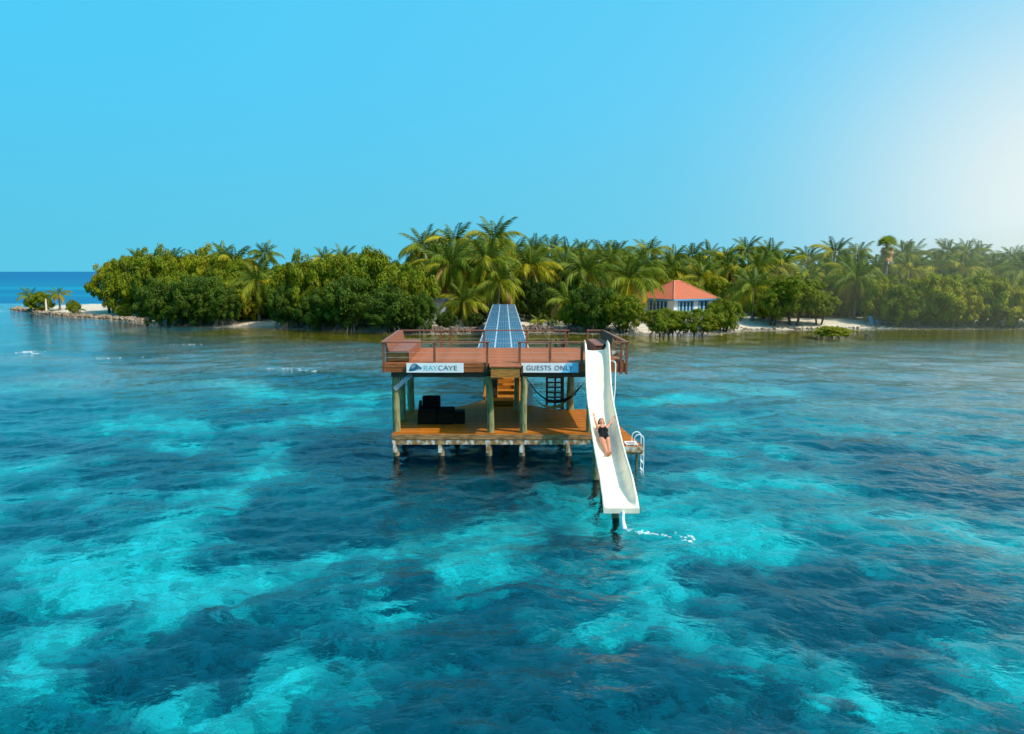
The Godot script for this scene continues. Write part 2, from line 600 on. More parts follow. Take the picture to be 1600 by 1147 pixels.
func make_platform() -> void:
	var t := thing("swimming_platform", "two-storey wooden swimming platform on log piles in the turquoise sea", "pier", P(0.6, 0.0, 27.5))
	# ---- upper floor
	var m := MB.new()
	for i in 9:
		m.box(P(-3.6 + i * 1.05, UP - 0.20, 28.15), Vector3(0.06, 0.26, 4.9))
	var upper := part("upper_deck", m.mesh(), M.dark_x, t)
	var y := 25.68
	var k := 0
	while y < 30.7:
		slab("deck_board", P(0.475, UP - 0.018 + 0.003 * sin(k * 2.7), y), Vector3(8.78, 0.036, 0.132), M["up%d" % ((k * 7 + k / 3) % 4)], upper)
		y += 0.14
		k += 1
	# two boards of skirting along each side
	for i in 2:
		var h := [3.39, 3.235][i] as float
		var hh := [0.125, 0.165][i] as float
		slab("fascia_board", P(-2.02, h, 25.575 + 0.012 * i), Vector3(3.83, hh, 0.045), M["up%d" % i], t)
		slab("fascia_board", P(2.95, h, 25.575 + 0.012 * i), Vector3(3.84, hh, 0.045), M["up%d" % (i + 1)], t)
		slab("fascia_board", P(-3.945, h, 28.15), Vector3(0.045, hh, 5.2), M.wood_z, t)
		slab("fascia_board", P(4.895, h, 28.15), Vector3(0.045, hh, 5.2), M.wood_z, t)
		slab("fascia_board", P(0.475, h, 30.74), Vector3(8.8, hh, 0.045), M.wood_x, t)
	slab("fascia_board", P(0.475, 3.478, 25.585), Vector3(8.88, 0.034, 0.07), M.up2, t)
	# beams under it
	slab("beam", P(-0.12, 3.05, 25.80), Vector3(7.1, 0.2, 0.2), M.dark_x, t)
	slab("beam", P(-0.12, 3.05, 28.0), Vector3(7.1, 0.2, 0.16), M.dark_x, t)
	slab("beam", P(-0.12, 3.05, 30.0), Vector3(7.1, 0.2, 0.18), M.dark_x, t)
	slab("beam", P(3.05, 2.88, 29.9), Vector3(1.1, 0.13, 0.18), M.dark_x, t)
	# the jumping ledge in the middle of the front
	m = MB.new()
	m.box(P(0.485, 3.255, 25.12), Vector3(1.02, 0.335, 0.88))
	var ledge := part("jumping_ledge", m.mesh(), M.ochre_x, t)
	for i in 7:
		slab("deck_board", P(0.485, 3.468 + 0.002 * sin(i * 2.0), 24.72 + i * 0.141), Vector3(1.12, 0.036, 0.134), M["up%d" % ((i * 3) % 4)], ledge)
	slab("bracket", P(-0.12, 3.28, 25.45), Vector3(0.08, 0.36, 0.22), M.dark_y, t, Basis(Vector3.FORWARD, 0.35))
	slab("bracket", P(1.10, 3.26, 25.45), Vector3(0.08, 0.30, 0.2), M.dark_y, t)
	# ---- railings
	railing(t, P(-3.94, 4.25, 25.56), P(-0.10, 4.25, 25.56), [0.008, 0.488, 0.985])
	railing(t, P(0.99, 4.25, 25.56), P(3.34, 4.25, 25.56), [0.01, 0.48, 0.97])
	railing(t, P(4.45, 4.25, 25.56), P(4.91, 4.25, 25.56), [0.55, 0.97], 0.42)
	railing(t, P(-3.98, 4.25, 30.68), P(3.33, 4.25, 30.68), [0.01, 0.245, 0.305, 0.5, 0.752, 0.985])
	railing(t, P(4.16, 4.25, 30.68), P(4.76, 4.25, 30.68), [0.02, 0.96])
	railing(t, P(4.90, 4.25, 25.6), P(4.80, 4.25, 30.66), [0.20, 0.42, 0.62, 0.8])
	railing(t, P(-3.94, 4.25, 25.6), P(-3.98, 4.25, 30.66), [0.25, 0.5, 0.75], 0.34, 0)
	# ---- the bench down the left side
	m = MB.new()
	m.box(P(-3.42, 3.70, 28.05), Vector3(0.74, 0.30, 4.5))
	var bench := part("bench", m.mesh(), M.dark_x, t)
	for i in 6:
		slab("seat_slat", P(-3.73 + i * 0.125, 3.875, 28.05), Vector3(0.115, 0.03, 4.62), M.wood_z, bench)
	for i in 5:
		slab("front_slat", P(-3.035, 3.575 + i * 0.066, 28.05), Vector3(0.03, 0.058, 4.6), M.wood_z, bench)
	for i in 5:
		slab("end_slat", P(-3.42, 3.575 + i * 0.066, 25.775), Vector3(0.74, 0.058, 0.03), M.ochre_x, bench)
	for i in 4:
		slab("back_slat", P(-3.77 - i * 0.022, 3.95 + i * 0.093, 28.1), Vector3(0.03, 0.088, 4.9), M.wood_z, bench, Basis(Vector3.BACK, 0.23))
	# the short bench at the right back corner
	m = MB.new()
	m.box(P(4.42, 3.70, 29.2), Vector3(0.62, 0.32, 2.5))
	bench = part("bench", m.mesh(), M.dark_x, t)
	for i in 5:
		slab("seat_slat", P(4.17 + i * 0.125, 3.88, 29.2), Vector3(0.115, 0.03, 2.56), M.wood_z, bench)
	for i in 4:
		slab("back_slat", P(4.72 + i * 0.012, 3.97 + i * 0.095, 29.2), Vector3(0.03, 0.088, 2.7), M.dark_x, bench, Basis(Vector3.BACK, -0.12))
	for i in 4:
		slab("front_slat", P(4.095, 3.60 + i * 0.075, 29.2), Vector3(0.03, 0.068, 2.54), M.wood_z, bench)
	slab("box_panel", P(4.62, 3.80, 25.95), Vector3(0.44, 0.18, 0.30), M.white_old, t)
	slab("box_panel", P(4.66, 3.56, 25.72), Vector3(0.34, 0.10, 0.12), M.white_old, t)
	# ---- lower floor
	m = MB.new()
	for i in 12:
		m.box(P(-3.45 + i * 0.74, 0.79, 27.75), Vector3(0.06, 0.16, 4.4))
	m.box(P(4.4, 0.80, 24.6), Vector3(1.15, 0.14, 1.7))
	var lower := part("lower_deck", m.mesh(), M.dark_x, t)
	y = 23.66
	k = 0
	while y < 33.0:
		var left := -3.63
		var right := 5.15 - 0.075 * (y - 23.6)
		if y < 25.4:
			left = 3.75
		if y > 30.0:  # the floor narrows to the landing of the walkway
			left = lerpf(-2.35, -0.30, pow(clampf((y - 30.0) / 2.2, 0, 1), 0.75))
			right = lerpf(2.6, 1.6, clampf((y - 30.0) / 1.3, 0, 1))
		slab("deck_board", P((left + right) * 0.5, LOW - 0.02 + 0.003 * sin(k * 1.9), y), Vector3(right - left, 0.04, 0.137), M["low%d" % ((k * 5 + k / 4) % 4)], lower)
		y += 0.144
		k += 1
	slab("front_beam", P(0.035, 0.80, 25.33), Vector3(7.34, 0.17, 0.07), M.old_x, t)
	slab("edge_beam", P(0.035, 0.605, 25.36), Vector3(7.34, 0.165, 0.10), M.white_old, t)
	slab("side_beam", P(-3.64, 0.78, 27.7), Vector3(0.06, 0.17, 4.55), M.wood_z, t)
	slab("front_beam", P(4.45, 0.79, 23.56), Vector3(1.42, 0.19, 0.06), M.white_old, t)
	slab("edge_beam", P(4.45, 0.655, 23.60), Vector3(1.38, 0.07, 0.08), M.old_x, t)
	slab("side_beam", P(5.02, 0.78, 25.25), Vector3(0.05, 0.17, 3.2), M.wood_z, t, Basis(Vector3.UP, 0.075))
	for i in 17:
		slab("joist_end", P(-3.3 + i * 0.41, 0.702, 25.40), Vector3(0.07, 0.03, 0.2), M.dark_x, t)
	# ---- log posts between the floors
	for p in [[-3.53, 25.86, 0.135], [-0.09, 25.66, 0.125], [1.18, 25.66, 0.125], [3.62, 25.7, 0.12], [-3.54, 27.9, 0.115], [-3.42, 29.75, 0.14], [1.08, 29.85, 0.1], [3.38, 30.0, 0.15], [-0.12, 30.0, 0.1]]:
		post("post", p[0], p[1], LOW - 0.03, 3.0, p[2], M.log, t, 0.06 if p[0] == -0.09 else 0.0)
	# ---- piles in the water
	for p in [[-3.5, 25.45], [-1.85, 25.45], [-0.10, 25.45], [1.12, 25.45], [2.82, 25.45], [-3.5, 28.0], [-1.4, 28.0], [0.6, 28.0], [2.8, 28.0], [4.5, 28.0], [-3.4, 30.0], [-0.4, 30.6], [1.6, 30.6], [3.4, 29.9]]:
		var pile := post("pile", p[0], p[1], 0.08, 0.60, 0.115, M.pile, t)
		post("pile_foot", p[0], p[1], -2.6, 0.10, 0.112, M.weedy, pile)
		if p[1] < 26.0:
			slab("pile_cap", P(p[0] - 0.03, 0.40, p[1] - 0.14), Vector3(0.13, 0.36, 0.05), M.white_old, t)
	post("pile", 4.98, 23.75, -2.6, 0.66, 0.05, M.pile, t)
	slab("bracket", P(4.86, 0.60, 23.72), Vector3(0.26, 0.05, 0.06), M.old_x, t, Basis(Vector3.FORWARD, -0.3))
	# diagonal brace at the left front post
	slab("brace", P(-3.24, 2.78, 25.72), Vector3(0.85, 0.16, 0.04), M.grey_board, t, Basis(Vector3.BACK, 0.72))
	# ---- stairs up from the landing
	m = MB.new()
	m.box(P(0.45, 1.02, 31.25), Vector3(1.0, 0.16, 0.9))
	var stairs := part("staircase", m.mesh(), M.low1, t)
	slab("landing", P(0.45, 1.12, 31.22), Vector3(1.08, 0.04, 0.96), M.low0, stairs)
	for i in 6:
		slab("tread", P(0.66, 1.32 + i * 0.245, 31.75 + i * 0.13), Vector3(0.74, 0.17, 0.05), M["low%d" % (i % 4)], stairs, Basis(Vector3.RIGHT, -0.15))
	slab("stringer", P(0.24, 1.9, 32.1), Vector3(0.06, 0.26, 2.0), M.dark_y, stairs, Basis(Vector3.RIGHT, 1.08))
	slab("stringer", P(1.08, 1.9, 32.1), Vector3(0.06, 0.26, 2.0), M.dark_y, stairs, Basis(Vector3.RIGHT, 1.08))
	slab("side_panel_and_gap", P(-0.02, 2.05, 31.1), Vector3(0.10, 2.0, 0.08), M.low2, stairs)
	slab("side_panel_and_gap", P(0.14, 2.1, 31.6), Vector3(0.26, 1.9, 0.05), M.dark_y, stairs)  # added dark sheet where the stair's opening is only in shade
	# ---- the steep ladder to the upper floor at the right back
	m = MB.new()
	m.box(P(2.44, 2.2, 31.0), Vector3(0.085, 3.3, 0.12), Basis(Vector3.RIGHT, -0.1))
	var ladder := part("ladder", m.mesh(), M.dark_y, t)
	slab("ladder_side", P(3.12, 2.2, 31.0), Vector3(0.14, 3.3, 0.12), M.dark_y, ladder, Basis(Vector3.RIGHT, -0.1))
	slab("ladder_side", P(2.84, 2.2, 31.3), Vector3(0.08, 3.3, 0.08), M.dark_y, ladder)
	for i in 13:
		slab("rung", P(2.78, 0.85 + i * 0.215, 30.87 + i * 0.021), Vector3(0.66, 0.055, 0.15), M.dark_x, ladder)
	slab("ladder_rail", P(3.26, 3.95, 30.9), Vector3(0.07, 0.95, 0.07), M.black, ladder, Basis(Vector3.BACK, -0.25))

	# ---- the two signs on the front
	make_sign(P(-2.045, 3.325, 25.49), 2.07, "white sign board with a blue ray emblem on the left front of the platform", true)
	make_sign(P(2.115, 3.325, 25.49), 2.07, "white sign board reading GUESTS ONLY beside the slide", false)

func words(text: String, tall: float) -> TextMesh:
	var f := SystemFont.new()
	f.font_names = PackedStringArray(["Droid Sans"])
	f.font_weight = 400
	var m := TextMesh.new()
	m.text = text
	m.font = f
	m.font_size = 96
	m.pixel_size = tall / 70.0
	m.depth = 0.004
	m.horizontal_alignment = HORIZONTAL_ALIGNMENT_LEFT
	return m

func write_on(called: String, text: String, at: Vector3, wide: float, tall: float, mat: Material, parent: Node3D) -> MeshInstance3D:
	var m := words(text, tall)
	var o := part(called, m, mat, parent)
	var b := m.get_aabb()
	var s := Vector3(wide / b.size.x, tall / b.size.y, 1.0)
	o.global_transform = Transform3D(Basis.from_scale(s), at - Vector3(b.position.x * s.x, b.position.y * s.y, -0.004))
	return o

func make_sign(at: Vector3, wide: float, label: String, ray: bool) -> void:
	var t := thing("name_sign" if ray else "guest_sign", label, "sign", at)
	var tall := 0.345
	slab("board", at, Vector3(wide, tall, 0.03), M.white, t)
	var front := at.z + 0.0165
	if ray:
		var teal := mkmat(0.07, 0.50, 0.60, 0.5)
		var navy := mkmat(0.020, 0.060, 0.10, 0.5)
		write_on("lettering", "RAY", Vector3(at.x - 0.41, at.y - 0.085, front), 0.50, 0.165, teal, t)
		write_on("lettering", "CAYE", Vector3(at.x + 0.12, at.y - 0.085, front), 0.68, 0.165, navy, t)
		# the emblem: the back of a swimming ray made of a few dark and light blue shapes
		var shapes := [
			[[-0.96, -0.12], [-0.90, 0.03], [-0.86, 0.10], [-0.80, 0.15], [-0.72, 0.165], [-0.64, 0.12], [-0.56, 0.05], [-0.47, 0.0], [-0.51, -0.06], [-0.62, -0.08], [-0.74, -0.105], [-0.85, -0.13]],
			[[-0.86, 0.06], [-0.80, 0.12], [-0.71, 0.135], [-0.70, 0.06], [-0.78, -0.02], [-0.85, -0.03]],
			[[-0.64, 0.09], [-0.57, 0.03], [-0.50, 0.0], [-0.62, -0.02]],
			[[-0.72, -0.09], [-0.60, -0.03], [-0.50, -0.05], [-0.62, -0.075]]]
		var paints := [mkmat(0.018, 0.105, 0.18, 0.5), mkmat(0.20, 0.33, 0.42, 0.5), mkmat(0.05, 0.20, 0.30, 0.5), mkmat(0.35, 0.50, 0.60, 0.5)]
		for i in shapes.size():
			var b := MB.new()
			var mid := Vector2.ZERO
			for q in shapes[i]:
				mid += Vector2(q[0], q[1]) / shapes[i].size()
			var z := front + 0.002 * i
			for j in shapes[i].size():
				var q = shapes[i][j]
				var r = shapes[i][(j + 1) % shapes[i].size()]
				b.tri(Vector3(at.x + q[0], at.y + q[1], z), Vector3(at.x + r[0], at.y + r[1], z), Vector3(at.x + mid.x, at.y + mid.y, z))
			part("emblem", b.mesh(), paints[i], t)
	else:
		var b := MB.new()
		b.quad(Vector3(at.x + 0.58, at.y + tall / 2, front), Vector3(at.x + wide / 2, at.y + tall / 2, front), Vector3(at.x + wide / 2, at.y - tall / 2, front), Vector3(at.x + 0.42, at.y - tall / 2, front))
		part("blue_field", b.mesh(), mkmat(0.17, 0.55, 0.78, 0.5), t)
		write_on("lettering", "GUESTS", Vector3(at.x - 0.85, at.y - 0.085, front + 0.002), 0.89, 0.170, mkmat(0.10, 0.035, 0.06, 0.5), t)
		write_on("lettering", "ONLY", Vector3(at.x + 0.17, at.y - 0.085, front + 0.002), 0.66, 0.170, mkmat(0.10, 0.035, 0.06, 0.5), t)

# ------------------------------------------------------------------ the slide
func chute_floor(s: float) -> Vector2:  # s 0..1 -> distance, height of the floor's middle
	var d := lerpf(26.25, 18.42, s)
	return Vector2(d, chute_height(d))

func chute_height(d: float) -> float:
	var k := [[18.42, 0.46], [18.9, 0.47], [19.5, 0.56], [20.2, 0.70], [21.0, 0.89], [21.9, 1.15], [22.9, 1.52], [23.6, 1.80], [24.2, 2.10], [24.65, 2.50], [24.95, 3.02], [25.2, 3.52], [25.42, 3.80], [25.62, 3.86], [26.1, 3.87], [26.4, 3.87]]
	var c := 0
	while c < k.size() - 2 and d > k[c + 1][0]:
		c += 1
	var p0 = k[maxi(c - 1, 0)]
	var p1 = k[c]
	var p2 = k[c + 1]
	var p3 = k[mini(c + 2, k.size() - 1)]
	var u := clampf((d - p1[0]) / (p2[0] - p1[0]), 0, 1)
	return cubic_interpolate(p1[1], p2[1], p0[1], p3[1], u)

func chute_mid(d: float) -> float:
	return lerpf(3.50, 3.83, (d - 18.42) / 7.8)

func make_slide() -> void:
	var t := thing("water_slide", "cream fibreglass water slide running from the upper deck down to the sea", "slide", P(3.7, 0.0, 22.5))
	var n := 90
	var sections := []   # inner profile, from the left rim's outer lip to the right one
	for i in n + 1:
		var f := chute_floor(float(i) / n)
		var d := f.x
		var half := lerpf(0.445, 0.405, (d - 18.42) / 7.8)
		var rise := 0.47 - 0.03 * smoothstep(25.0, 25.6, d)
		rise *= 1.0 - 0.35 * smoothstep(19.7, 18.9, d)
		rise = lerpf(rise, 0.04, smoothstep(18.95, 18.42, d))
		rise *= 1.0 - 0.9 * smoothstep(25.85, 26.2, d)
		var flat := 0.60 - 0.05 * smoothstep(20.5, 19.0, d)   # share of the half width that is floor
		# the end fans out into a lip
		var cx := chute_mid(d)
		var ring := []
		for j in 21:
			var u := j / 10.0 - 1.0
			var a := absf(u)
			var x := 0.0
			var h := 0.0
			if a < 0.5:
				x = a / 0.5 * half * flat
				h = 0.015 * pow(a / 0.5, 2.0)
			elif a < 0.85:
				var q := (a - 0.5) / 0.35
				x = half * (flat + (0.93 - flat) * sin(q * PI * 0.5))
				h = 0.015 + (rise - 0.015) * (1.0 - cos(q * PI * 0.5)) * 0.98
			elif a < 0.95:
				x = half * lerpf(0.93, 1.08, (a - 0.85) / 0.10)
				h = rise
			else:
				x = half * 1.10
				h = rise - 0.055
			ring.append(P(cx + x * signf(u), f.y + h, d))
		sections.append(ring)
	var g := SurfaceTool.new()
	g.begin(Mesh.PRIMITIVE_TRIANGLES)
	for side in 2:
		g.set_smooth_group(side)
		var off := Vector3(0, -0.022 * side, 0)
		for i in n:
			for j in 20:
				var a: Vector3 = sections[i][j] + off
				var b: Vector3 = sections[i][j + 1] + off
				var c: Vector3 = sections[i + 1][j + 1] + off
				var e: Vector3 = sections[i + 1][j] + off
				var order := [a, b, c, a, c, e] if side == 0 else [a, c, b, a, e, c]
				for p in order:
					g.add_vertex(p)
	g.set_smooth_group(-1)
	for i in [0, n]:
		for j in 20:
			var a: Vector3 = sections[i][j]
			var b: Vector3 = sections[i][j + 1]
			var o := Vector3(0, -0.022, 0)
			for p in ([a, b, b + o, a, b + o, a + o] if i == n else [b, a, a + o, b, a + o, b + o]):
				g.add_vertex(p)
	g.generate_normals()
	part("chute", g.commit(), M.chute, t)
	# the front of the lip and the flange under it
	slab("end_flange", P(chute_mid(18.42), 0.405, 18.43), Vector3(0.97, 0.14, 0.03), M.chute, t)
	# posts
	for p in [[3.42, 22.6, 0.12], [3.36, 20.9, 0.06], [3.44, 18.95, 0.10]]:
		var leg := post("support_post", p[0], p[1], 0.04, chute_height(p[1]) - 0.05, p[2], M.pile, t)
		post("post_foot", p[0], p[1], -2.6, 0.06, p[2] * 0.98, M.weedy, leg)
	slab("support_beam", P(3.7, 3.2, 25.75), Vector3(0.75, 0.16, 0.1), M.dark_x, t)
	# seams between the moulded lengths, seen as thin flanges under the rims
	for d in [20.6, 23.25]:
		var b := MB.new()
		for j in 20:
			var h := lerpf(0.445, 0.405, (d - 18.42) / 7.8) * 1.02
			var w0 := PI + PI * j / 20.0
			var w1 := PI + PI * (j + 1) / 20.0
			var o := Vector3(chute_mid(d), chute_height(d) + 0.40, -d)
			var p0 := o + Vector3(cos(w0) * h, sin(w0) * 0.45, 0)
			var p1 := o + Vector3(cos(w1) * h, sin(w1) * 0.45, 0)
			var q0 := o + Vector3(cos(w0) * (h + 0.05), sin(w0) * 0.52, 0)
			var q1 := o + Vector3(cos(w1) * (h + 0.05), sin(w1) * 0.52, 0)
			b.quad(p0, p1, q1, q0)
		part("flange", b.mesh(), M.chute, t)
	# water spout at the top
	var w := MB.new()
	w.tube([P(4.16, 4.12, 25.9), P(4.06, 4.02, 25.7)], [0.05, 0.05], 10)
	part("spout", w.mesh(), M.black, t)
	# the water pipe that feeds it
	var pipe := MB.new()
	pipe.tube([P(4.20, 3.55, 25.9), P(4.42, 3.56, 25.4), P(4.46, 3.50, 25.35), P(4.45, 2.6, 25.3), P(4.38, 1.9, 25.2), P(4.34, 0.9, 25.1), P(4.34, -0.6, 25.1)], [0.03, 0.03, 0.03, 0.03, 0.026, 0.022, 0.022], 8)
	tag(part("water_pipe", pipe.mesh(), M.white, self), "white water pipe hanging beside the top of the slide", "pipe")
	# the water running off the end
	var fall := MB.new()
	var path := []
	for i in 7:
		var q := i / 6.0
		path.append(P(3.52 + 0.015 * sin(q * 7.0), 0.40 - 0.40 * q * q, 18.40 - 0.22 * q))
	fall.tube(path, [0.018, 0.03, 0.035, 0.04, 0.05, 0.06, 0.085], 8)
	var fm := mkmat(0.85, 0.90, 0.92, 0.25)
	fm.albedo_color.a = 0.8
	struct("falling_water", fall.mesh(), fm, "stuff")

# ------------------------------------------------------------------ things on and by the platform
func rounded(o: Vector3, s: Vector3, r: float) -> ArrayMesh:  # a box with chamfered edges
	var h := s * 0.5
	var g := SurfaceTool.new()
	g.begin(Mesh.PRIMITIVE_TRIANGLES)
	var pts := []
	for i in 8:
		var q := Vector3(1 if i & 1 else -1, 1 if i & 2 else -1, 1 if i & 4 else -1)
		for ax in 3:
			var e := h - Vector3(r, r, r)
			e[ax] = h[ax]
			pts.append(o + q * e)
	var b := MB.new()
	for ax in 3:
		var u := (ax + 1) % 3
		var w := (ax + 2) % 3
		for sgn in 2:
			var id := []
			for q in [[0, 0], [0, 1], [1, 1], [1, 0]]:
				id.append(((sgn << ax) | (q[0] << u) | (q[1] << w)) * 3 + ax)
			if sgn == 1:
				b.quad(pts[id[0]], pts[id[1]], pts[id[2]], pts[id[3]])
			else:
				b.quad(pts[id[3]], pts[id[2]], pts[id[1]], pts[id[0]])
		for s1 in 2:
			for s2 in 2:
				var c0 := (s1 << u) | (s2 << w)
				var c1 := c0 | (1 << ax)
				var q := [pts[c0 * 3 + u], pts[c1 * 3 + u], pts[c1 * 3 + w], pts[c0 * 3 + w]]
				if s1 == s2:
					b.quad(q[3], q[2], q[1], q[0])
				else:
					b.quad(q[0], q[1], q[2], q[3])
	for i in 8:
		var bits := (i & 1) + ((i >> 1) & 1) + ((i >> 2) & 1)
		if bits % 2 == 1:
			b.tri(pts[i * 3], pts[i * 3 + 2], pts[i * 3 + 1])
		else:
			b.tri(pts[i * 3], pts[i * 3 + 1], pts[i * 3 + 2])
	return b.mesh()

func hammock(label: String, a: Vector3, b: Vector3, low: float, body: float, wide: float, mat: Material) -> void:
	var t := thing("hammock", label, "hammock", (a + b) * 0.5)
	var g := SurfaceTool.new()
	g.begin(Mesh.PRIMITIVE_TRIANGLES)
	var n := 16
	var across := (b - a).cross(Vector3.UP).normalized()
	var at := func(q: float) -> Vector3: return a.lerp(b, q) + Vector3.DOWN * (((a.y + b.y) * 0.5 - low) * 4.0 * q * (1.0 - q))
	var lo := 0.5 - body * 0.5
	var hi := 0.5 + body * 0.5
	g.set_smooth_group(0)
	for i in n:
		for j in 6:
			var p := []
			for k in [[0, 0], [1, 0], [1, 1], [0, 1]]:
				var q := lerpf(lo, hi, float(i + k[0]) / n)
				var s := float(j + k[1]) / 6.0 - 0.5
				var w := wide * (0.25 + 0.75 * sin(PI * clampf((q - lo) / (hi - lo), 0.04, 0.96)))
				p.append((at.call(q) as Vector3) + across * s * w + Vector3.UP * (s * s * 0.5 * w))
			for v in [p[0], p[1], p[2], p[0], p[2], p[3]]:
				g.add_vertex(v)
	g.generate_normals()
	part("sling", g.commit(), mat, t)
	for e in 2:
		var k: Vector3 = at.call(lo if e == 0 else hi)
		for j in 5:
			var m := MB.new()
			m.tube([a if e == 0 else b, k + across * (j / 4.0 - 0.5) * wide * 0.34 + Vector3.UP * 0.02], [0.008, 0.008], 5, false)
			part("cord", m.mesh(), mat, t)

func make_furniture() -> void:
	var t := thing("sofa", "dark low lounge sofa standing in the shade on the lower deck", "sofa", P(-2.1, LOW, 27.4))
	part("base", rounded(P(-2.49, LOW + 0.24, 27.45), Vector3(0.75, 0.44, 0.98), 0.03), M.wicker, t)
	part("base", rounded(P(-1.77, LOW + 0.24, 27.45), Vector3(0.66, 0.44, 0.98), 0.03), M.wicker, t)
	part("cushion", rounded(P(-2.49, LOW + 0.51, 27.40), Vector3(0.72, 0.10, 0.86), 0.03), M.cushion, t)
	part("cushion", rounded(P(-1.77, LOW + 0.51, 27.40), Vector3(0.63, 0.10, 0.86), 0.03), M.cushion, t)
	part("backrest", rounded(P(-2.40, LOW + 0.66, 27.95), Vector3(0.72, 0.62, 0.20), 0.04), M.cushion, t)
	var arm := MB.new()
	arm.box(P(-2.83, LOW + 0.52, 27.75), Vector3(0.10, 0.36, 0.5), Basis(Vector3.RIGHT, 0.5))
	part("armrest", arm.mesh(), M.wicker, t)
	for p in [[-2.82, 27.0], [-1.48, 27.0], [-2.82, 27.9], [-1.48, 27.9]]:
		slab("leg", P(p[0], LOW + 0.012, p[1]), Vector3(0.05, 0.04, 0.05), M.black, t)
	t = thing("pouf", "black square pouf standing at the right end of the dark sofa", "pouf", P(-1.22, LOW, 27.3))
	part("base", rounded(P(-1.22, LOW + 0.20, 27.3), Vector3(0.36, 0.40, 0.46), 0.03), M.wicker, t)
	part("cushion", rounded(P(-1.22, LOW + 0.46, 27.3), Vector3(0.37, 0.10, 0.47), 0.035), M.black, t)

	hammock("dark net hammock slung high under the upper deck before the ladder", P(1.30, 2.72, 27.4), P(3.70, 2.32, 28.2), 1.60, 0.62, 0.62, mkmat(0.02, 0.02, 0.025, 0.9))
	hammock("yellow green striped hammock slung low under the upper deck", P(1.35, 2.25, 28.6), P(3.62, 2.30, 28.7), 1.20, 0.60, 0.55, mkmat(0.42, 0.36, 0.08, 0.9))

	t = thing("dock_pedestal", "white square dock pedestal with pointed cap behind the front post", "pedestal", P(1.66, LOW, 31.0))
	part("body", rounded(P(1.66, LOW + 0.46, 31.0), Vector3(0.34, 0.92, 0.30), 0.02), mkmat(0.70, 0.73, 0.80, 0.4), t)
	slab("cap_rim", P(1.66, LOW + 0.94, 31.0), Vector3(0.40, 0.05, 0.36), M.white, t)
	var b := MB.new()
	var q := [P(1.46, 1.867, 30.82), P(1.86, 1.867, 30.82), P(1.86, 1.867, 31.18), P(1.46, 1.867, 31.18)]
	for i in 4:
		b.tri(q[i], P(1.66, 2.02, 31.0), q[(i + 1) % 4])
	part("cap", b.mesh(), M.white, t)
	slab("door", P(1.55, LOW + 0.50, 30.845), Vector3(0.07, 0.5, 0.012), mkmat(0.05, 0.08, 0.13, 0.3), t)

	t = thing("swim_ladder", "white swim ladder with two bent handrails at the deck's front right corner", "ladder", P(5.05, LOW, 23.7))
	for z in [23.62, 24.05]:
		var m := MB.new()
		var path := []
		for i in 13:
			var w := PI * i / 12.0
			path.append(P(5.02 - 0.16 * cos(w), 1.12 + 0.17 * sin(w), z))
		path.insert(0, P(4.86, LOW, z))
		path.append(P(5.19, 0.5, z))
		path.append(P(5.19, -0.35, z))
		var radii := []
		for i in path.size():
			radii.append(0.016)
		m.tube(path, radii, 8)
		part("handrail", m.mesh(), M.white, t)
	for i in 4:
		slab("rung", P(5.19, -0.28 + i * 0.28, 23.835), Vector3(0.06, 0.03, 0.41), M.white, t)
	t = thing("duck_board", "small white slatted board lying beside the swim ladder", "board", P(4.8, LOW, 23.8))
	slab("slat", P(4.80, LOW + 0.035, 23.70), Vector3(0.42, 0.03, 0.10), M.white, t)
	slab("slat", P(4.80, LOW + 0.035, 24.02), Vector3(0.42, 0.03, 0.10), M.white, t)
	for x in [4.62, 4.98]:
		slab("batten", P(x, LOW + 0.012, 23.86), Vector3(0.05, 0.022, 0.42), M.white, t)

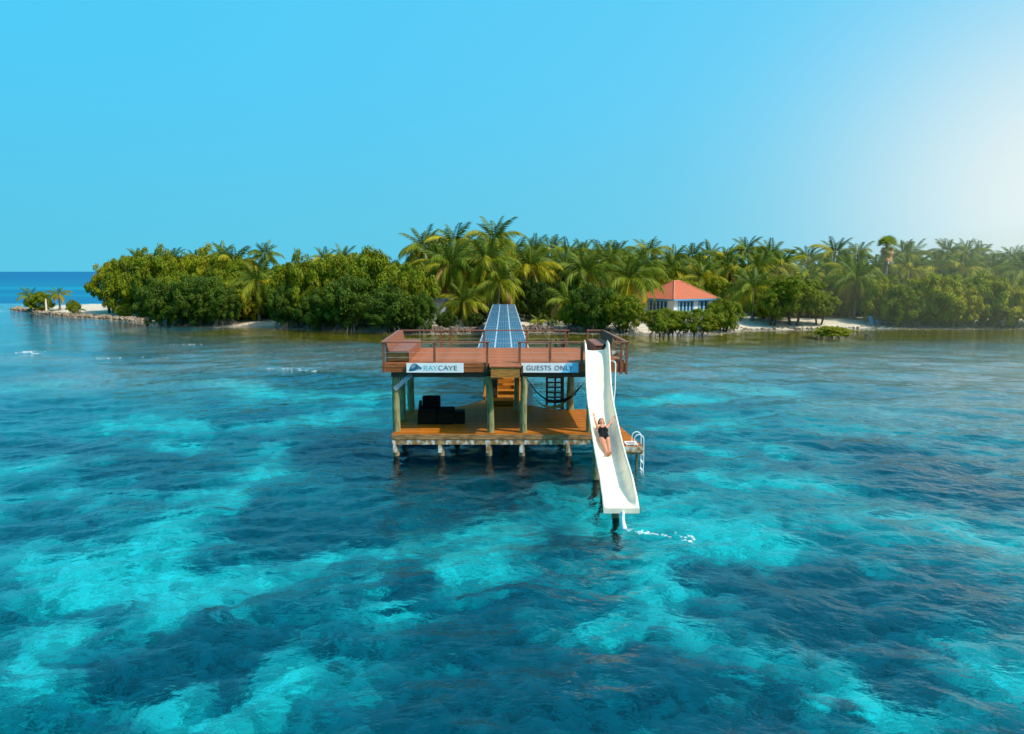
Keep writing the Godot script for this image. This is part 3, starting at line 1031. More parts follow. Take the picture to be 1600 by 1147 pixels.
# ------------------------------------------------------------------ the walkway roofed with solar panels
func make_walkway() -> void:
	var t := thing("solar_walkway", "long walkway roofed with blue solar panels leading to the island", "walkway", P(1.0, 0.0, 60.0))
	var im := Image.create(120, 240, false, Image.FORMAT_RGB8)
	im.fill(Color(0.015, 0.14, 0.27).linear_to_srgb())
	var r := RandomNumberGenerator.new()
	r.seed = 5
	for i in 6:
		for j in 12:
			var k := r.randf_range(0.8, 1.25)
			im.fill_rect(Rect2i(i * 20, j * 20, 20, 20), Color(0.010 * k, 0.078 * k, 0.155 * k).linear_to_srgb())
	for i in 7:
		im.fill_rect(Rect2i(mini(i * 20, 119) - (1 if i else 0), 0, 2, 240), Color(0.22, 0.36, 0.46).linear_to_srgb())
	for j in 13:
		im.fill_rect(Rect2i(0, mini(j * 20, 239) - (1 if j else 0), 120, 2), Color(0.22, 0.36, 0.46).linear_to_srgb())
	var cells := ImageTexture.create_from_image(im)
	var pm := StandardMaterial3D.new()
	pm.albedo_texture = cells
	pm.roughness = 0.25
	pm.metallic_specular = 0.15
	var frame := mkmat(0.66, 0.74, 0.78, 0.4)
	var deep := 1.62
	var rows := 30
	var wide := 0.862
	var pb := MB.new()
	pb.box(Vector3(0, -0.02, 0), Vector3(wide - 0.03, 0.034, deep - 0.03))
	var top := MB.new()
	var hx := wide / 2 - 0.03
	var hz := deep / 2 - 0.03
	top.quad(Vector3(-hx, 0.002, hz), Vector3(-hx, 0.002, -hz), Vector3(hx, 0.002, -hz), Vector3(hx, 0.002, hz))
	top.uv = PackedVector2Array([Vector2(0, 1), Vector2(0, 0), Vector2(1, 0), Vector2(1, 1)])
	var pmesh := pb.mesh()
	var tmesh := top.mesh()
	for j in rows:
		var d := 36.6 + j * deep
		var mid := lerpf(0.60, 1.44, (d - 36.0) / 48.0)
		for i in 3:
			var at := P(mid + (i - 1) * wide, 2.9 + r.randf_range(-0.004, 0.004), d)
			var o := lpart("solar_panel", pmesh, frame, t)
			o.global_transform = Transform3D(Basis(Vector3.RIGHT, r.randf_range(-0.002, 0.002)), at)
			lpart("cells", tmesh, pm, o)
	var yaw := Basis(Vector3.UP, -atan2(0.84, 48.0))
	for e in [-1.30, -0.43, 0.43, 1.30]:
		slab("roof_rail", P(1.02 + e, 2.82, 60.0), Vector3(0.06, 0.10, 48.4), M.cable, t, yaw)
	for e in [-1.0, 1.0]:
		for j in 12:
			var d := 38.0 + j * 4.0
			var x: float = lerpf(0.60, 1.44, (d - 36.0) / 48.0) + e
			post("post", x, d, -2.4, 2.78, 0.09, M.log, t)
	for j in 12:
		var d := 38.0 + j * 4.0
		slab("cross_beam", P(lerpf(0.60, 1.44, (d - 36.0) / 48.0), 2.72, d), Vector3(2.3, 0.10, 0.10), M.dark_x, t)
	for e in [-0.75, 0.75]:
		slab("deck_bearer", P(1.0 + e, 0.80, 59.0), Vector3(0.12, 0.14, 52.0), M.dark_x, t, yaw)
	var b := MB.new()
	var d := 33.1
	while d < 85.0:
		b.box(P(lerpf(0.55, 1.44, (d - 33.0) / 51.0), 0.89, d), Vector3(1.9, 0.035, 0.138))
		d += 0.15
	part("deck_boards", b.mesh(), M.low1, t).set_meta("kind", "stuff")

# ------------------------------------------------------------------ the person on the slide
# surface nets over a field of tapered capsules: [from, to, radius from, radius to, squash of the field's depth]
func net(bones: Array, cell: float, soft: float, cut = null) -> ArrayMesh:
	var lo := Vector3(1e9, 1e9, 1e9)
	var hi := -lo
	for q in bones:
		var r := maxf(q[2], q[3]) + cell * 3.0
		for p in [q[0], q[1]]:
			lo = lo.min(p - Vector3(r, r, r))
			hi = hi.max(p + Vector3(r, r, r))
	var nx := int((hi.x - lo.x) / cell) + 2
	var ny := int((hi.y - lo.y) / cell) + 2
	var nz := int((hi.z - lo.z) / cell) + 2
	var f := PackedFloat32Array()
	f.resize(nx * ny * nz)
	f.fill(9.0)
	for q in bones:
		var a: Vector3 = q[0]
		var b: Vector3 = q[1]
		var ra: float = q[2]
		var rb: float = q[3]
		var m := maxf(ra, rb) + soft + cell * 2.0
		var l := ((a.min(b) - Vector3(m, m, m) - lo) / cell).floor()
		var h := ((a.max(b) + Vector3(m, m, m) - lo) / cell).ceil()
		var ab := b - a
		var den := maxf(ab.length_squared(), 1e-9)
		for z in range(maxi(int(l.z), 0), mini(int(h.z), nz - 1) + 1):
			for y in range(maxi(int(l.y), 0), mini(int(h.y), ny - 1) + 1):
				for x in range(maxi(int(l.x), 0), mini(int(h.x), nx - 1) + 1):
					var p := lo + Vector3(x, y, z) * cell
					var t := clampf((p - a).dot(ab) / den, 0, 1)
					var d := p.distance_to(a + ab * t) - lerpf(ra, rb, t)
					if d < m:
						var k := (z * ny + y) * nx + x
						var o := f[k]
						var s := maxf(soft - absf(o - d), 0.0) / soft
						f[k] = minf(o, d) - s * s * soft * 0.25
	if cut != null:
		for z in nz:
			for y in ny:
				for x in nx:
					var k := (z * ny + y) * nx + x
					if f[k] < 0.5:
						f[k] = maxf(f[k], cut.call(lo + Vector3(x, y, z) * cell))
	var id := {}
	var v := PackedVector3Array()
	var n := PackedVector3Array()
	for z in nz - 1:
		for y in ny - 1:
			for x in nx - 1:
				var k := (z * ny + y) * nx + x
				if f[k] > 1.0 and f[k + 1 + nx + nx * ny] > 1.0:
					continue
				var sum := Vector3.ZERO
				var c := 0
				var e := []
				for o in [k, k + 1, k + nx, k + nx + 1, k + nx * ny, k + nx * ny + 1, k + nx * ny + nx, k + nx * ny + nx + 1]:
					e.append(f[o])
				for i in 8:
					for ax in 3:
						var j := i | (1 << ax)
						if j != i and (e[i] < 0.0) != (e[j] < 0.0):
							var t: float = e[i] / (e[i] - e[j])
							var p := Vector3(i & 1, (i >> 1) & 1, (i >> 2) & 1)
							p[ax] = t
							sum += p
							c += 1
				if c:
					id[k] = v.size()
					v.append(lo + (Vector3(x, y, z) + sum / c) * cell)
					n.append(Vector3(e[1] + e[3] + e[5] + e[7] - e[0] - e[2] - e[4] - e[6], e[2] + e[3] + e[6] + e[7] - e[0] - e[1] - e[4] - e[5], e[4] + e[5] + e[6] + e[7] - e[0] - e[1] - e[2] - e[3]).normalized())
	var ix := PackedInt32Array()
	var step := [1, nx, nx * ny]
	for k in id.keys():
		for ax in 3:
			var o: int = k + step[ax]
			if o >= f.size() or (f[k] < 0.0) == (f[o] < 0.0):
				continue
			var u: int = step[(ax + 1) % 3]
			var w: int = step[(ax + 2) % 3]
			if not (id.has(k - u) and id.has(k - w) and id.has(k - u - w)):
				continue
			var q := [id[k], id[k - u], id[k - u - w], id[k - w]]
			if f[k] < 0.0:
				ix.append_array([q[0], q[2], q[1], q[0], q[3], q[2]])
			else:
				ix.append_array([q[0], q[1], q[2], q[0], q[2], q[3]])
	var arr := []
	arr.resize(Mesh.ARRAY_MAX)
	arr[Mesh.ARRAY_VERTEX] = v
	arr[Mesh.ARRAY_NORMAL] = n
	arr[Mesh.ARRAY_INDEX] = ix
	var mesh := ArrayMesh.new()
	mesh.add_surface_from_arrays(Mesh.PRIMITIVE_TRIANGLES, arr)
	return mesh

func hand_bones(wrist: Vector3, along: Vector3, side: Vector3) -> Array:  # side: towards the thumb
	var up := side.cross(along).normalized()
	var out := [[wrist, wrist + along * 0.045 + side * 0.018, 0.023, 0.017], [wrist, wrist + along * 0.045 - side * 0.020, 0.023, 0.016],
		[wrist + along * 0.04 + side * 0.026, wrist + along * 0.085 + side * 0.028, 0.014, 0.012], [wrist + along * 0.04 - side * 0.026, wrist + along * 0.08 - side * 0.028, 0.014, 0.012]]
	for i in 4:
		var s := 0.033 - 0.022 * i
		var root := wrist + along * 0.085 + side * s
		var dir := (along + side * (0.16 - 0.11 * i)).normalized()
		var l: float = [0.068, 0.078, 0.072, 0.056][i]
		var mid := root + dir * l * 0.55
		out.append([root, mid, 0.0095, 0.0085])
		out.append([mid, mid + (dir * 0.9 + up * 0.4) * l * 0.5, 0.0085, 0.007])
	var tr := wrist + along * 0.025 + side * 0.028
	var tm := tr + (along * 0.6 + side * 0.75).normalized() * 0.045
	out.append([tr, tm, 0.0125, 0.0105])
	out.append([tm, tm + (along * 0.9 + side * 0.4).normalized() * 0.035, 0.0105, 0.008])
	return out

func make_person() -> void:
	# her own axes: x to the picture's right, y up the chute towards the head, z off the chute's floor
	var d0 := 22.38
	var slope := atan2(chute_height(d0 + 0.6) - chute_height(d0 - 0.6), 1.2)
	var at := P(chute_mid(d0) - 0.03, chute_height(d0) + 0.02, d0)
	var t := thing("person", "person in a black swimsuit lying back on the slide with both arms raised", "person", at)
	t.basis = Basis(Vector3.RIGHT, -(PI * 0.5 - slope)) * Basis(Vector3.BACK, 0.03) * Basis.from_scale(Vector3.ONE * 0.93)
	var V := func(x: float, y: float, z: float) -> Vector3: return Vector3(x, y, z)
	var bones := []
	for s in [-1.0, 1.0]:
		bones.append_array([
			[Vector3(s * 0.075, 0.02, 0.125), Vector3(s * 0.055, 0.20, 0.150), 0.108, 0.082],
			[Vector3(s * 0.055, 0.20, 0.150), Vector3(s * 0.070, 0.40, 0.200), 0.082, 0.098],
			[Vector3(s * 0.070, 0.40, 0.200), Vector3(s * 0.085, 0.49, 0.225), 0.098, 0.070],
			[Vector3(s * 0.07, 0.375, 0.265), Vector3(s * 0.07, 0.36, 0.275), 0.062, 0.058],
			[Vector3(s * 0.095, 0.0, 0.118), Vector3(s * 0.075, -0.40, 0.115), 0.098, 0.062],
			[Vector3(s * 0.075, -0.40, 0.115), Vector3(s * 0.065, -0.52, 0.080), 0.060, 0.056],
			[Vector3(s * 0.065, -0.52, 0.080), Vector3(s * 0.045, -0.80, 0.062), 0.056, 0.036],
			[Vector3(s * 0.045, -0.80, 0.050), Vector3(s * 0.045, -0.825, 0.045), 0.038, 0.034],
			[Vector3(s * 0.045, -0.82, 0.060), Vector3(s * 0.055, -0.885, 0.150), 0.036, 0.030],
			[Vector3(s * 0.055, -0.885, 0.150), Vector3(s * 0.060, -0.905, 0.215), 0.032, 0.020]])
	var sh_l := Vector3(-0.165, 0.535, 0.235)
	var sh_r := Vector3(0.165, 0.535, 0.235)
	var el_l := Vector3(-0.20, 0.79, 0.31)
	var el_r := Vector3(0.325, 0.74, 0.30)
	var wr_l := Vector3(-0.225, 1.02, 0.40)
	var wr_r := Vector3(0.470, 0.915, 0.37)
	for q in [[sh_l, el_l, wr_l, -1.0], [sh_r, el_r, wr_r, 1.0]]:
		bones.append([Vector3(q[3] * 0.08, 0.50, 0.225), q[0], 0.066, 0.056])
		bones.append([q[0], q[1], 0.050, 0.036])
		bones.append([q[1], q[2], 0.037, 0.024])
	bones.append([Vector3(0, 0.50, 0.235), Vector3(0, 0.66, 0.285), 0.062, 0.052])
	for s in [-1.0, 1.0]:
		bones.append([Vector3(s * 0.12, 0.54, 0.23), Vector3(s * 0.02, 0.62, 0.265), 0.048, 0.048])
	var skin := mkmat(0.50, 0.205, 0.115, 0.5)
	skin.subsurf_scatter_enabled = true
	skin.subsurf_scatter_strength = 0.1
	var g := SurfaceTool.new()
	g.begin(Mesh.PRIMITIVE_TRIANGLES)
	g.append_from(net(bones, 0.015, 0.045), 0, Transform3D.IDENTITY)
	# head: chin, jaw, cheeks, brow, nose, ears
	var c := Vector3(0.0, 0.735, 0.325)
	var fy := Vector3(0, 0.90, 0.44).normalized()   # up through the crown
	var fz := Vector3(0, -0.44, 0.90)     # out of the face
	var H := func(x: float, y: float, z: float) -> Vector3: return c + Vector3(x, 0, 0) + fy * y + fz * z
	var head := [[H.call(0, 0.045, -0.012), H.call(0, 0.035, -0.018), 0.083, 0.083], [H.call(-0.02, -0.01, 0.02), H.call(0.02, -0.01, 0.02), 0.062, 0.062],
		[H.call(0, -0.05, 0.035), H.call(0, -0.085, 0.055), 0.048, 0.024], [H.call(-0.04, -0.055, 0.0), H.call(0.04, -0.055, 0.0), 0.026, 0.026],
		[H.call(-0.03, 0.025, 0.062), H.call(0.03, 0.025, 0.062), 0.014, 0.014], [H.call(0, 0.012, 0.072), H.call(0, -0.022, 0.094), 0.007, 0.011],
		[H.call(0, -0.05, 0.076), H.call(0, -0.056, 0.076), 0.013, 0.012], [H.call(-0.078, 0.0, -0.015), H.call(-0.08, -0.025, -0.012), 0.014, 0.010], [H.call(0.078, 0.0, -0.015), H.call(0.08, -0.025, -0.012), 0.014, 0.010],
		[H.call(0, -0.06, -0.01), Vector3(0, 0.62, 0.275), 0.050, 0.048]]
	g.append_from(net(head, 0.006, 0.018), 0, Transform3D.IDENTITY)
	g.append_from(net(hand_bones(wr_l, (wr_l - el_l).normalized(), Vector3(0.9, 0.25, 0.1).normalized()), 0.005, 0.008), 0, Transform3D.IDENTITY)
	g.append_from(net(hand_bones(wr_r, (wr_r - el_r).normalized(), Vector3(-0.7, 0.68, 0.1).normalized()), 0.005, 0.008), 0, Transform3D.IDENTITY)
	lpart("body", g.commit(), skin, t)
	# swimsuit: the trunk a little larger, cut at the neckline, the arms' openings and the legs
	var suit := []
	for i in bones.size():
		var q = bones[i]
		if (i < 20 and i % 10 < 5):
			suit.append([q[0], q[1], q[2] + 0.008, q[3] + 0.008])
	for s in [-1.0, 1.0]:
		suit.append([Vector3(s * 0.085, 0.46, 0.285), Vector3(s * 0.085, 0.565, 0.25), 0.022, 0.018])
	var cut := func(p: Vector3) -> float:
		var leg := (-0.075 - p.y) + absf(p.x) * 0.75 - 0.045
		var neck := -9.0
		if absf(p.x) < 0.066:
			neck = p.y - 0.425 - absf(p.x) * 0.2
		elif absf(p.x) < 0.112:
			neck = p.y - 0.57
		else:
			neck = p.y - 0.47 + (absf(p.x) - 0.11) * 1.2
		return maxf(leg, neck)
	lpart("swimsuit", net(suit, 0.010, 0.045, cut), M.suit, t)
	# hair, swept back and spread on the chute
	var hb := []
	for i in 15:
		var w := -1.25 + 2.5 * i / 14.0
		var top: Vector3 = H.call(0.060 * sin(w), 0.085 + 0.035 * cos(w), 0.022 * cos(w))
		hb.append([top, H.call(0.092 * sin(w), 0.075 * cos(w) + 0.01, -0.06), 0.032, 0.036])
		hb.append([H.call(0.092 * sin(w), 0.06 * cos(w), -0.06), H.call(0.115 * sin(w), -0.06 + 0.05 * cos(w), -0.085 - 0.02 * cos(w * 3.0)), 0.036, 0.018])
	lpart("hair", net(hb, 0.008, 0.014), mkmat(0.15, 0.068, 0.022, 0.6), t)
	var eb := MB.new()
	for s in [-1.0, 1.0]:
		eb.tube([H.call(s * 0.031 - 0.012, 0.006, 0.077), H.call(s * 0.031 + 0.012, 0.006, 0.077)], [0.006, 0.006], 6)
	lpart("eyes", eb.mesh(), mkmat(0.05, 0.035, 0.03, 0.3), t)
	var lb := MB.new()
	lb.tube([H.call(-0.022, -0.050, 0.083), H.call(0, -0.053, 0.089), H.call(0.022, -0.050, 0.083)], [0.003, 0.007, 0.003], 6)
	lpart("lips", lb.mesh(), mkmat(0.42, 0.10, 0.09, 0.4), t)

# ------------------------------------------------------------------ plants
func frond_mesh(length: float, droop: float, pairs: int, leaf: float, s: int, ragged: float, hang0: float, hang1: float) -> ArrayMesh:
	var r := RandomNumberGenerator.new()
	r.seed = s
	var b := MB.new()
	var path := []
	var dirs := []
	var p := Vector3.ZERO
	var n := 12
	for i in n + 1:
		var t := float(i) / n
		var a := -droop * pow(t, 1.25)
		var dir := Vector3(cos(a), sin(a), 0)
		path.append(p)
		dirs.append(dir)
		p += dir * length / n
	var radii := []
	for i in n + 1:
		radii.append(lerpf(0.035, 0.008, float(i) / n))
	b.tint = Color(1.25, 1.1, 0.7)
	b.tube(path, radii, 4, false)
	for i in pairs:
		var t := lerpf(0.14, 1.0, float(i) / (pairs - 1))
		var k := mini(int(t * n), n - 1)
		var at: Vector3 = path[k].lerp(path[k + 1], t * n - k)
		var fw: Vector3 = dirs[k].lerp(dirs[k + 1], t * n - k).normalized()
		var up := Vector3(-fw.y, fw.x, 0)
		for sd in [-1.0, 1.0]:
			if r.randf() < ragged:
				continue
			var l := leaf * (0.55 + 0.75 * sin(PI * pow(t, 0.8) * 0.92)) * r.randf_range(0.85, 1.1)
			var g := r.randf_range(hang0, hang1)
			var d: Vector3 = (Vector3(0, 0, sd) * 0.80 + fw * (0.45 + 0.5 * t) - up * 0.15 + Vector3.DOWN * g).normalized()
			var w := leaf * 0.072
			var m := at + d * l * 0.4 + Vector3.DOWN * 0.0
			var e := at + d * l + Vector3.DOWN * l * minf(g, 1.0) * 0.3
			var wv := fw * w
			var v := r.randf_range(0.75, 1.2)
			b.tint = Color(v * r.randf_range(0.9, 1.15), v, v * 0.9)
			b.tri(at - wv * 0.4, m - wv, m + wv)
			b.tri(m - wv, e, m + wv)
	return b.mesh(true)

func crown_mesh(s: int, count: int, leaf: float, open := 0.0) -> ArrayMesh:  # leaves through a dome of radius 1 and height 1
	var r := RandomNumberGenerator.new()
	r.seed = s
	var lobes := []
	var bump := noise(0.9, s, 2)
	for i in 150:
		var o := Vector3(r.randfn(), r.randfn() + 0.25, r.randfn()).normalized()
		var q := o * (0.86 + 0.42 * bump.get_noise_3dv(o * 1.6) + r.randf_range(-0.10, 0.08))
		lobes.append([Vector3(q.x, 0.43 + q.y * (0.52 if o.y > 0.0 else 0.38), q.z), r.randf_range(0.08, 0.19), r.randf_range(0.70, 1.30), r.randf_range(-0.12, 0.28)])
	lobes.append([Vector3(0, 0.45, 0), 0.62, 0.9, 0.0])
	var v := PackedVector3Array()
	var n := PackedVector3Array()
	var c := PackedColorArray()
	var ix := PackedInt32Array()
	for i in count:
		var q = lobes[lobes.size() - 1 if i % 9 == 0 else r.randi() % (lobes.size() - 1)]
		var o := Vector3(r.randfn(), r.randfn(), r.randfn()).normalized()
		if o.y < -0.2 and r.randf() < 0.5:
			o.y = -o.y
		var dist: float = q[1] * (1.0 - pow(r.randf(), 2.0) * 0.55) * (1.0 + (0.16 if r.randf() < 0.12 else 0.0))
		var p: Vector3 = q[0] + Vector3(o.x, o.y * 0.62, o.z) * dist
		if p.y < 0.0:
			p.y = -p.y * 0.3
		var nm := (o + Vector3(0, 0.5, 0) + Vector3(r.randfn(), r.randfn(), r.randfn()) * 0.55).normalized()
		var u := nm.cross(Vector3(r.randfn(), r.randfn(), r.randfn())).normalized()
		var w := nm.cross(u)
		var l := leaf * r.randf_range(0.7, 1.4)
		var wd := l * r.randf_range(0.34, 0.5)
		var k := v.size()
		for e in [u * l, w * wd + nm * l * 0.10, -u * l, -w * wd + nm * l * 0.10]:
			v.append(p + e)
			n.append(nm)
		var lum: float = q[2] * r.randf_range(0.75, 1.25)
		var yel: float = q[3] + (0.5 if r.randf() < 0.04 else 0.0)
		for e in 4:
			c.append(Color(lum * (1.0 + yel), lum, lum * (1.0 - yel * 0.5)))
		ix.append_array([k, k + 2, k + 1, k, k + 3, k + 2])
	var a := []
	a.resize(Mesh.ARRAY_MAX)
	a[Mesh.ARRAY_VERTEX] = v
	a[Mesh.ARRAY_NORMAL] = n
	a[Mesh.ARRAY_COLOR] = c
	a[Mesh.ARRAY_INDEX] = ix
	var m := ArrayMesh.new()
	m.add_surface_from_arrays(Mesh.PRIMITIVE_TRIANGLES, a)
	return m

func leafmat(r: float, g: float, b: float, through := 0.5) -> StandardMaterial3D:
	var m := mkmat(r, g, b, 0.5)
	m.vertex_color_use_as_albedo = true
	m.metallic_specular = 0.25
	m.backlight_enabled = true
	m.backlight = Color(through, through, through).linear_to_srgb()
	return m

var fronds := []
var old_fronds := []
var crowns := []
var leafs := []
var palm_greens := []
var palm_olds := []
var palm_young := []
var trunk_mat: StandardMaterial3D
var bark_mat: StandardMaterial3D

func palm(label: String, x: float, d: float, h: float, size: float, count: int, group := "", called := "coconut_palm", dark := 1.0) -> void:
	var g := maxf(ground(x, d), 0.1)
	var at := P(x, g - 0.1, d)
	var t := thing(called, label, "palm tree", at, 0.0, group)
	var r := RandomNumberGenerator.new()
	r.seed = int(x * 131 + d * 17 + h * 7)
	var lean := Vector3(r.randf_range(-0.9, 0.9), 0, r.randf_range(-0.7, 0.7)) * clampf((h - 2.0) / 6.0, 0.0, 1.0)
	var top := P(x, h, d)
	var b := MB.new()
	var path := []
	var radii := []
	for i in 8:
		var q := i / 7.0
		path.append((at + lean).lerp(top, q) - lean * pow(1.0 - q, 2.0) + lean * 0.35 * sin(q * PI))
		radii.append(lerpf(0.20, 0.11, pow(q, 0.6)) + (0.10 * pow(1.0 - q, 8.0)) + (0.04 if q > 0.95 else 0.0))
	b.tube(path, radii, 8)
	part("trunk", b.mesh(), trunk_mat, t)
	var start := r.randf() * TAU
	var tone: StandardMaterial3D = palm_greens[r.randi() % palm_greens.size()]
	for i in count:
		var q := (i + 0.5) / count   # 0 the youngest, upright; 1 the oldest, hanging
		var pitch := lerpf(1.50, -0.45, pow(q, 0.9)) + r.randf_range(-0.16, 0.16)
		var yaw := start + i * 2.39996 + r.randf_range(-0.2, 0.2)
		var s := size / 4.0 * lerpf(0.78, 1.0, smoothstep(0.0, 0.4, q)) * r.randf_range(0.85, 1.12)
		var m: ArrayMesh = fronds[(0 if q < 0.32 else 2 if q < 0.66 else 4) + r.randi() % 2]
		var mat := tone
		if q < 0.34:
			mat = palm_young[r.randi() % 2]
		elif q > 0.72 and r.randf() < 0.6:
			mat = palm_olds[r.randi() % palm_olds.size()]
		elif q > 0.45 and r.randf() < 0.35:
			mat = palm_greens[r.randi() % palm_greens.size()]
		lpart("frond", m, mat, t, Transform3D(Basis(Vector3.UP, yaw) * Basis(Vector3.BACK, pitch) * Basis(Vector3.RIGHT, r.randf_range(-0.35, 0.35)) * Basis.from_scale(Vector3(s, s, s)), top - at + Vector3(0, 0.05, 0)))
	if h > 4.0 and r.randf() < 0.55:
		var cb := MB.new()
		for i in 7:
			var a := r.randf() * TAU
			var o := top + Vector3(cos(a) * 0.24, -0.22 - r.randf() * 0.25, sin(a) * 0.24)
			cb.tube([o + Vector3(0, 0.14, 0), o + Vector3(0, 0.08, 0), o, o - Vector3(0, 0.09, 0), o - Vector3(0, 0.14, 0)], [0.02, 0.10, 0.13, 0.09, 0.02], 7)
		part("coconut_bunch", cb.mesh(), M.coconut, t)

func tree(called: String, label: String, category: String, x: float, d: float, h: float, half: float, tone: int, roots := false, group := "", low := 0.0) -> void:
	var g := ground(x, d)
	var base := maxf(g, -0.4)
	var at := P(x, base, d)
	var t := thing(called, label, category, at, 0.0, group)
	var r := RandomNumberGenerator.new()
	r.seed = int(x * 71 + d * 13 + h * 5)
	var foot := maxf(g, 0.0) + low
	var b := MB.new()
	for i in 3:
		var a := TAU * i / 3.0 + r.randf()
		var f := at + Vector3(cos(a), 0, sin(a)) * half * 0.12
		var e := P(x, foot + (h - foot) * 0.55, d) + Vector3(cos(a), 0, sin(a)) * half * 0.45
		b.tube([f - Vector3(0, 0.3, 0), f.lerp(e, 0.4) + Vector3(r.randf_range(-0.2, 0.2), 0.1, r.randf_range(-0.2, 0.2)), e, e + (e - f) * 0.4], [0.035 * h * 0.6 + 0.03, 0.02 * h + 0.02, 0.012 * h + 0.01, 0.01], 6)
	part("trunk", b.mesh(), bark_mat, t)
	if roots:
		var k := MB.new()
		for i in 26:
			var a := r.randf() * TAU
			var rr := half * r.randf_range(0.45, 0.95)
			var s := P(x + cos(a) * rr * 0.6, foot + r.randf_range(0.5, 1.1), d - sin(a) * rr * 0.6)
			var e := P(x + cos(a) * rr, -0.5, d - sin(a) * rr)
			k.tube([s, s.lerp(e, 0.5) + Vector3(cos(a), 0.25, sin(a)) * 0.15, e], [0.03, 0.028, 0.024], 4, false)
		part("prop_roots", k.mesh(), M.root, t)
	var m: ArrayMesh = crowns[r.randi() % 4 + (4 if half < 2.0 else 0)]
	var c := lpart("crown", m, leafs[tone], t)
	c.global_transform = Transform3D(Basis(Vector3.UP, r.randf() * TAU) * Basis.from_scale(Vector3(half, h - foot - 0.1, half)), P(x, foot + 0.1, d))

func ordinal(i: int) -> String:
	var n := ["first", "second", "third", "fourth", "fifth", "sixth", "seventh", "eighth", "ninth", "tenth", "eleventh", "twelfth"]
	return n[clampi(i - 1, 0, 11)]

# a label for the i-th palm of a row, by the nearest landmark that one can find in the photograph
func palm_label(row: String, list: Array, i: int) -> String:
	var marks := [[-85.0, "the island's left end"], [1.0, "the solar roof"], [27.0, "the orange roof"], [59.0, "the fan palm"]]
	var me: float = float(list[i][0]) / list[i][1]
	var best := ""
	var fewest := 99
	for m in marks:
		var mx: float = m[0] / (92.0 if m[0] < 40.0 else 110.0)
		var k := 0
		for q in list:
			var o: float = float(q[0]) / q[1]
			if (me > mx and o > mx and o <= me) or (me <= mx and o <= mx and o >= me):
				k += 1
		if k < fewest:
			fewest = k
			best = "%s, %s from %s towards the %s" % [row, ordinal(k), m[1], "right" if me > mx else "left"]
	return best

